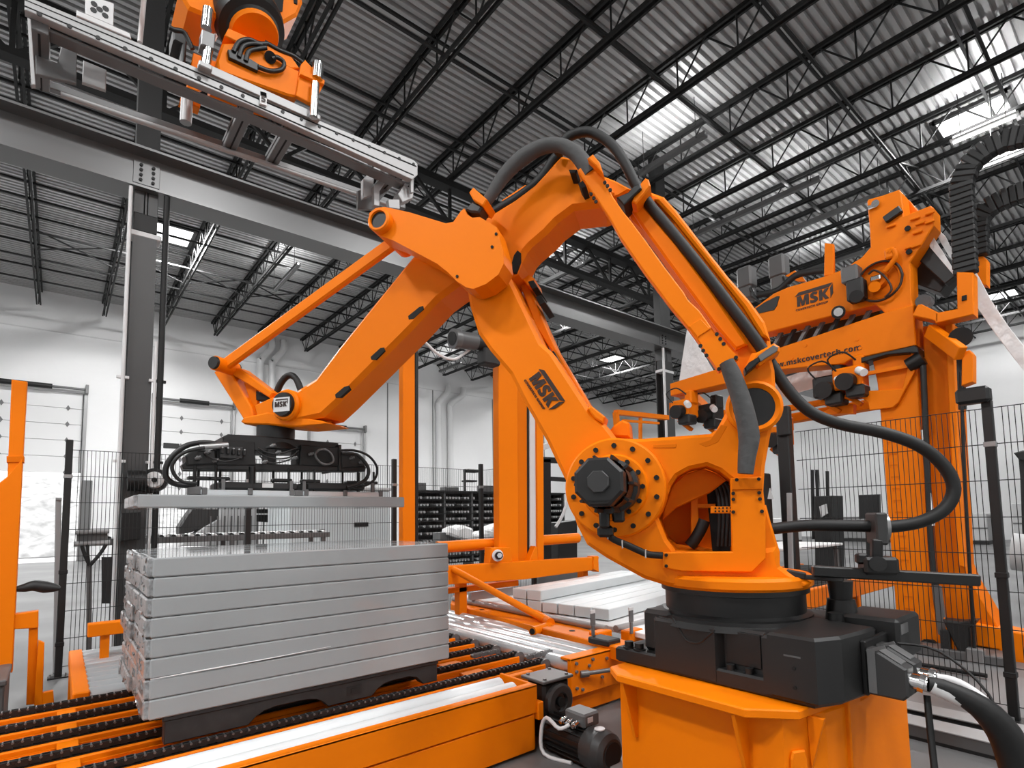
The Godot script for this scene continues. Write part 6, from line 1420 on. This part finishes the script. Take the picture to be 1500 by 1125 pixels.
	part("dark_slot", MB.new().bx(4.78, 5.08, 1.33, 1.42, -11.0, -10.97), M.black, t)
	part("rib_panel", MB.new().bx(4.75, 5.05, 1.78, 2.02, -11.0, -10.97), M.goods, t)
	part("lid", MB.new().bx(3.4, 5.65, 2.1, 2.16, -12.45, -10.95, 0.01), M.goods_pale, t)
	part("side_label", MB.new().bx(4.05, 4.15, 1.2, 1.3, -11.0, -10.98), M.steel, t)
	t = thing("dark_hood_machine", "machine with dark sloping hood and pale ribbed side behind the fence", "machine", Vector3(3.0, 0, -12.8))
	part("hood", MB.new().ext([1.906, 1.388, 2.056, 1.664, 2.15, 1.804, 2.648, 1.804, 2.657, 1.427, 2.376, 1.348, 2.031, 1.246, 1.911, 1.222], -13.4, -13.0, 0.03), M.motor, t)
	part("side", MB.new().ext([1.902, 1.005, 2.357, 1.378, 2.634, 1.543, 2.627, 1.801, 3.413, 1.8, 3.431, 0.934], -13.4, -12.9, 0.02), M.goods_pale, t)
	for i in 14:
		part("rib", MB.new().bx(2.45 + i * 0.13, 2.48 + i * 0.13, 0.3, 1.6, -12.9, -12.87), M.alu_dark, t)
	part("window", MB.new().ext([3.352, 1.8, 3.738, 1.799, 3.745, 1.434, 3.359, 1.472], -12.9, -12.86, 0.004), M.hole, t)
	part("window_bar", MB.new().ext([3.347, 1.65, 3.732, 1.647, 3.733, 1.616, 3.348, 1.621], -12.87, -12.84, 0.002), M.label, t)
	part("pillar", MB.new().ext([3.73, 1.798, 3.906, 1.797, 3.92, 0.975, 3.745, 0.983], -12.85, -12.7, 0.01), M.black, t)
	part("foot", MB.new().bx(2.2, 4.2, 0, 0.4, -13.4, -12.9), M.goods, t)
	# low roller line just behind the fence
	t = thing("low_conveyor", "low roller line crossing behind the fence between the column and the stack", "conveyor", Vector3(2.0, 0, -8.6))
	part("front_rail", MB.new().bx(0.4, 3.3, 1.22, 1.3, -8.55, -8.5, 0.005), M.steel, t)
	part("rear_rail", MB.new().bx(0.4, 3.3, 1.22, 1.3, -9.1, -9.05, 0.005), M.steel, t)
	for i in 40:
		part("roller", MB.new().cyl(Vector3(0.5 + i * 0.07, 1.30, -9.05), Vector3(0.5 + i * 0.07, 1.30, -8.55), 0.03, -1, 8), M.white if i % 2 else M.dark, t)
	for lx in [0.6, 1.9, 3.2]:
		part("leg", MB.new().bx(lx - 0.03, lx + 0.03, 0, 1.22, -8.56, -8.5).bx(lx - 0.03, lx + 0.03, 0, 1.22, -9.1, -9.04), M.steel, t)
	# roller stand and things at the left behind the fence
	t = thing("roller_stand", "grey stand with two short rollers and splayed cables behind the left fence panel", "stand", Vector3(0.2, 0, -7.5))
	part("rollers", MB.new().cyl(Vector3(0.146, 1.401, -7.5), Vector3(0.439, 1.407, -7.5), 0.025, -1, 10).cyl(Vector3(0.139, 1.279, -7.5), Vector3(0.45, 1.28, -7.5), 0.03, -1, 10), M.alu, t)
	part("fins", MB.new().ext([0.158, 1.387, 0.428, 1.393, 0.432, 1.281, 0.161, 1.285], -7.54, -7.52, 0.003), M.motor_light, t)
	part("post", MB.new().ext([0.257, 1.049, 0.303, 1.046, 0.341, -0.122, 0.294, -0.113], -7.56, -7.5, 0.005), M.steel, t)
	part("cable", MB.new().tube([Vector3(0.208, 1.255, -7.48), Vector3(0.234, 1.167, -7.48), Vector3(0.279, 1.048, -7.48)], 0.02, 6).tube([Vector3(0.413, 1.26, -7.48), Vector3(0.363, 1.16, -7.48), Vector3(0.285, 1.048, -7.48)], 0.02, 6).tube([Vector3(0.254, 1.267, -7.48), Vector3(0.264, 1.151, -7.48), Vector3(0.279, 1.048, -7.48)], 0.015, 6), M.dark, t)
	part("dark_screen", MB.new().ext([0.382, 1.129, 0.478, 1.124, 0.478, 0.623, 0.4, 0.632], -7.52, -7.48, 0.004), M.dark, t)
	part("base", MB.new().ext([0.257, -0.06, 0.401, -0.08, 0.404, -0.152, 0.259, -0.123], -7.6, -7.4, 0.005), M.steel, t)
	single("guard_bollard", MB.new().ext([-0.029, 1.735, 0.019, 1.735, 0.072, 0.005, 0.019, 0.008], -7.36, -7.28, 0.006).ext([-0.028, 1.763, 0.021, 1.763, 0.022, 1.735, -0.027, 1.735], -7.37, -7.27, 0.003), M.alu, "light grey square guard post just left of the left fence post", "post")
	t = thing("cable_winch", "black cable winch with pale disc on the foot of the tall grey column", "winch", Vector3(0.754, 1.976, -7.7))
	part("drum", MB.new().cyl(Vector3(0.6, 1.983, -7.75), Vector3(0.785, 1.988, -7.75), 0.12, -1, 16), M.black, t)
	part("disc", MB.new().lathe(Vector3(0.861, 1.995, -7.7), Vector3(-0.3, 0, 1), [Vector2(0.0, 0.04), Vector2(0.085, 0.04), Vector2(0.1, 0.0), Vector2(0, -0.02)], 24), M.label, t)
	part("ring", MB.new().lathe(Vector3(0.863, 1.997, -7.72), Vector3(-0.3, 0, 1), [Vector2(0.1, 0.0), Vector2(0.14, 0.0), Vector2(0.14, -0.06), Vector2(0.1, -0.06)], 24), M.black, t)
	part("hub", MB.new().cyl(Vector3(0.857, 1.993, -7.66), Vector3(0.853, 1.991, -7.63), 0.03, -1, 10), M.hole, t)
	part("bracket", MB.new().ext([0.618, 2.091, 0.899, 2.102, 0.921, 1.843, 0.692, 1.839], -7.82, -7.78, 0.005), M.dark, t)
	single("column_box", MB.new().ext([0.561, 1.604, 0.744, 1.618, 0.754, 1.3, 0.559, 1.284], -7.86, -7.75, 0.01), M.black, "black switch box low on the tall grey column behind the held cartons", "box")
	# black rack near the robot shoulder
	t = thing("tool_frame", "dark steel frame with hanging hoses behind the link arm, right of the belt mast", "frame", Vector3(6.6, 0, -7.6))
	part("left_post", MB.new().ext([6.858, 2.545, 7.049, 2.555, 7.006, 0.569, 6.836, 0.581], -7.5, -7.4, 0.005), M.black, t)
	part("top_bar", MB.new().ext([6.524, 2.576, 7.839, 2.598, 7.835, 2.49, 6.522, 2.477], -7.5, -7.4, 0.004), M.casting, t)
	part("middle_bar", MB.new().ext([6.516, 2.23, 7.635, 2.216, 7.632, 2.137, 6.514, 2.156], -7.5, -7.42, 0.004), M.dark, t)
	part("light_unit", MB.new().ext([6.572, 2.746, 7.088, 2.871, 7.192, 2.801, 6.569, 2.608], -7.55, -7.45, 0.005), M.label, t)
	part("hose", MB.new().tube([Vector3(6.794, 2.753, -7.38), Vector3(6.74, 2.637, -7.38), Vector3(6.637, 2.531, -7.38)], 0.012, 6).tube([Vector3(7.452, 1.794, -7.38), Vector3(7.297, 1.499, -7.38), Vector3(7.113, 1.287, -7.38)], 0.03, 8), M.label, t)
	part("cabinet", MB.new().ext([7.4, 1.357, 7.927, 1.4, 7.893, 0.495, 7.374, 0.531], -7.9, -7.6, 0.01), M.dark, t)
	part("foot", MB.new().ext([6.703, 0.59, 7.761, 0.516, 7.712, -0.758, 6.671, -0.605], -7.5, -7.42, 0.004), M.steel, t)
	# cabinet beside the robot tower
	t = thing("control_cabinet", "black upright cabinet with a pale warning triangle right of the robot tower", "cabinet", Vector3(5.05, 0, -2.7))
	part("body", MB.new().bx(4.94, 5.14, 0.7, 1.86, -2.62, -2.42, 0.01), M.dark, t)
	part("stand", MB.new().bx(4.99, 5.09, 0, 0.7, -2.57, -2.47, 0.005), M.steel, t)
	part("antenna", MB.new().bx(4.95, 4.99, 1.86, 1.93, -2.56, -2.53).bx(5.06, 5.10, 1.86, 1.93, -2.50, -2.47), M.black, t)
	part("warning_triangle", MB.new().ext([5.095, 1.721, 5.151, 1.62, 5.044, 1.62], -2.42, -2.412, 0.0), M.label, t)
	single("guard_strut", MB.new().bar(Vector3(5.1, 1.67, -2.246), Vector3(5.1, 0.96, -2.268), 0.04, 0.03, 0.004), M.alu, "slim bright aluminium strut between robot tower and light curtain", "strut")
	# floor ducts
	t = thing("cable_duct", "double sheet metal cable duct along the floor at the lower right", "cable duct", Vector3(3.9, 0, -0.3))
	part("rear_cover", MB.new().bx(4.70, 4.89, 0.09, 0.10, -2.2, 1.2, 0.003), M.alu, t)
	part("rear_body", MB.new().bx(4.71, 4.88, 0.0, 0.09, -2.2, 1.2), M.casting, t)
	part("front_cover", MB.new().bx(4.38, 4.58, 0.09, 0.10, -2.2, 1.2, 0.003), M.alu, t)
	part("front_body", MB.new().bx(4.39, 4.57, 0.02, 0.09, -2.2, 1.2), M.motor_light, t)
	part("joint_strip", MB.new().bx(4.57, 4.71, 0.0, 0.07, -2.2, 1.2), M.casting, t)
	part("base_gap", MB.new().bx(4.385, 4.56, 0.0, 0.02, -2.2, 1.2), M.hole, t)
	single("floor_bar", MB.new().cyl(Vector3(6.411, 0.03, -1.964), Vector3(6.381, 0.03, -1.198), 0.02, -1, 8), M.rubber, "thin black rod lying on the floor behind the right fence panel", "rod")
	# infeed beam behind the right fence
	t = thing("infeed_conveyor", "orange infeed conveyor beam running back behind the right fence panel", "conveyor", Vector3(8.0, 0, -2.8))
	part("side_beam", MB.new().bx(6.45, 10.0, 0.38, 0.6, -2.86, -2.78, 0.01), M.orange, t)
	part("far_beam", MB.new().bx(6.45, 10.0, 0.38, 0.6, -4.3, -4.22, 0.01), M.orange2, t)
	for i in 20:
		part("roller", MB.new().cyl(Vector3(6.6 + i * 0.17, 0.55, -4.22), Vector3(6.6 + i * 0.17, 0.55, -2.86), 0.05, -1, 10), M.casting, t)
	for lx in [6.6, 8.2, 9.9]:
		part("leg", MB.new().bx(lx - 0.05, lx + 0.05, 0, 0.38, -2.86, -2.78).bx(lx - 0.05, lx + 0.05, 0, 0.38, -4.3, -4.22), M.orange, t)
	part("end_post", MB.new().bx(6.4, 6.48, 0.3, 0.75, -3.3, -3.2).bx(6.9, 6.98, 0.3, 1.2, -4.6, -4.5), M.orange, t)
	part("white_cover", MB.new().bx(7.4, 9.2, 0.98, 1.02, -4.2, -3.3, 0.01), M.white, t)
	part("cover_leg", MB.new().bx(7.45, 7.5, 0.55, 0.98, -3.4, -3.35).bx(9.1, 9.15, 0.55, 0.98, -3.4, -3.35), M.steel, t)
	part("small_motor", MB.new().box(Vector3(6.5, 0.75, -3.0), Vector3(0.2, 0.16, 0.2), 0.02).box(Vector3(6.6, 0.72, -3.5), Vector3(0.24, 0.2, 0.22), 0.02), M.orange2, t)
	single("lift_gate", MB.new().bar(Vector3(9.074, 3.667, -7.5), Vector3(10.915, 3.737, -7.5), 0.12, 0.1).bar(Vector3(9.074, 3.667, -7.5), Vector3(9.116, 3.143, -7.5), 0.1, 0.1).bar(Vector3(9.044, 3.458, -7.3), Vector3(10.305, 3.521, -7.3), 0.05, 0.05).bar(Vector3(9.911, 3.635, -7.5), Vector3(9.67, -0.632, -7.5), 0.06, 0.06), M.orange, "small orange swing gate frame seen above the robot shoulder", "gate")
	# fork mast and wall screen on the far right
	t = thing("fork_truck", "black fork truck with raised mast bars seen through the right fence", "truck", Vector3(14, 0, -5.5))
	for q in [[1189, 686], [1197, 686], [1213, 688]]:
		pass
	part("mast", MB.new().extx([-5.636, 2.505, -5.589, 2.501, -5.654, 0.832, -5.701, 0.831], 14.0, 14.1, 0.004).extx([-5.527, 2.497, -5.481, 2.493, -5.546, 0.834, -5.592, 0.833], 14.0, 14.1, 0.004).extx([-5.301, 2.447, -5.256, 2.444, -5.32, 0.839, -5.365, 0.838], 14.0, 14.1, 0.004), M.black, t)
	part("cab", MB.new().extx([-5.555, 1.857, -5.164, 1.858, -5.244, -0.252, -5.65, -0.32], 13.9, 14.6, 0.02), M.dark, t)
	part("seat_panel", MB.new().extx([-5.427, 1.61, -5.274, 1.671, -5.257, 1.447, -5.397, 1.353], 13.84, 13.9, 0.004), M.label, t)
	single("wall_screen", MB.new().extx([-6.632, 2.007, -6.054, 2.005, -6.08, 1.274, -6.659, 1.235], 20, 20.2, 0.02).extx([-6.493, 1.276, -6.339, 1.275, -6.396, -0.286, -6.55, -0.295], 20.05, 20.15, 0.01), M.black, "black square screen on a stand behind the right fence panel, left of the orange leg", "screen")
	# pale goods along the right wall
	var gi := 0
	for q in [[30.0, -1.2, 2.6, 1.5], [30.0, 0.6, 1.9, 1.4], [30.0, -3.6, 1.7, 1.6], [28.0, 1.9, 1.2, 1.2], [30.0, -6.2, 1.3, 2.0], [30.0, -9.5, 1.2, 2.4], [26.0, -13.0, 1.2, 3.0]]:
		var gl := thing("goods_stack", "pale stack of goods by the far right wall, %s" % ["tallest, by the edge fence post", "next to the picture's edge", "behind the wrapper legs", "low one nearest the picture's edge", "behind the black screen", "left of the black screen", "farthest to the left"][gi], "goods", Vector3(q[0], 0, q[1]), "goods along the right wall")
		part("load", MB.new().bx(q[0], q[0] + 1.2, 0.15, q[2], q[1] - q[3] * 0.5, q[1] + q[3] * 0.5, 0.03), M.goods_pale if gi % 2 == 0 else M.goods, gl)
		part("skid", MB.new().bx(q[0], q[0] + 1.2, 0, 0.15, q[1] - q[3] * 0.5, q[1] + q[3] * 0.5, 0.01), M.casting, gl)
		part("strap", MB.new().bx(q[0] - 0.02, q[0], q[2] * 0.5, q[2] * 0.5 + 0.06, q[1] - q[3] * 0.5, q[1] + q[3] * 0.5), M.steel, gl)
		gi += 1
	t = thing("fan_stand", "dark stand with a round head by the right wall at the picture's edge", "stand", Vector3(14, 0.913, -1.978))
	part("column", MB.new().extx([-1.878, 2.52, -1.811, 2.513, -1.873, 0.789, -1.948, 0.786], 14, 14.1, 0.01), M.dark, t)
	part("head", MB.new().extx([-1.944, 2.539, -1.807, 2.577, -1.698, 2.515, -1.783, 2.368, -1.876, 2.403], 13.9, 14.1, 0.02), M.dark, t)
	part("drum", MB.new().cyl(Vector3(12, 0.796, -1.791), Vector3(12, 0.765, -1.502), 0.3, -1, 20), M.goods_pale, t)
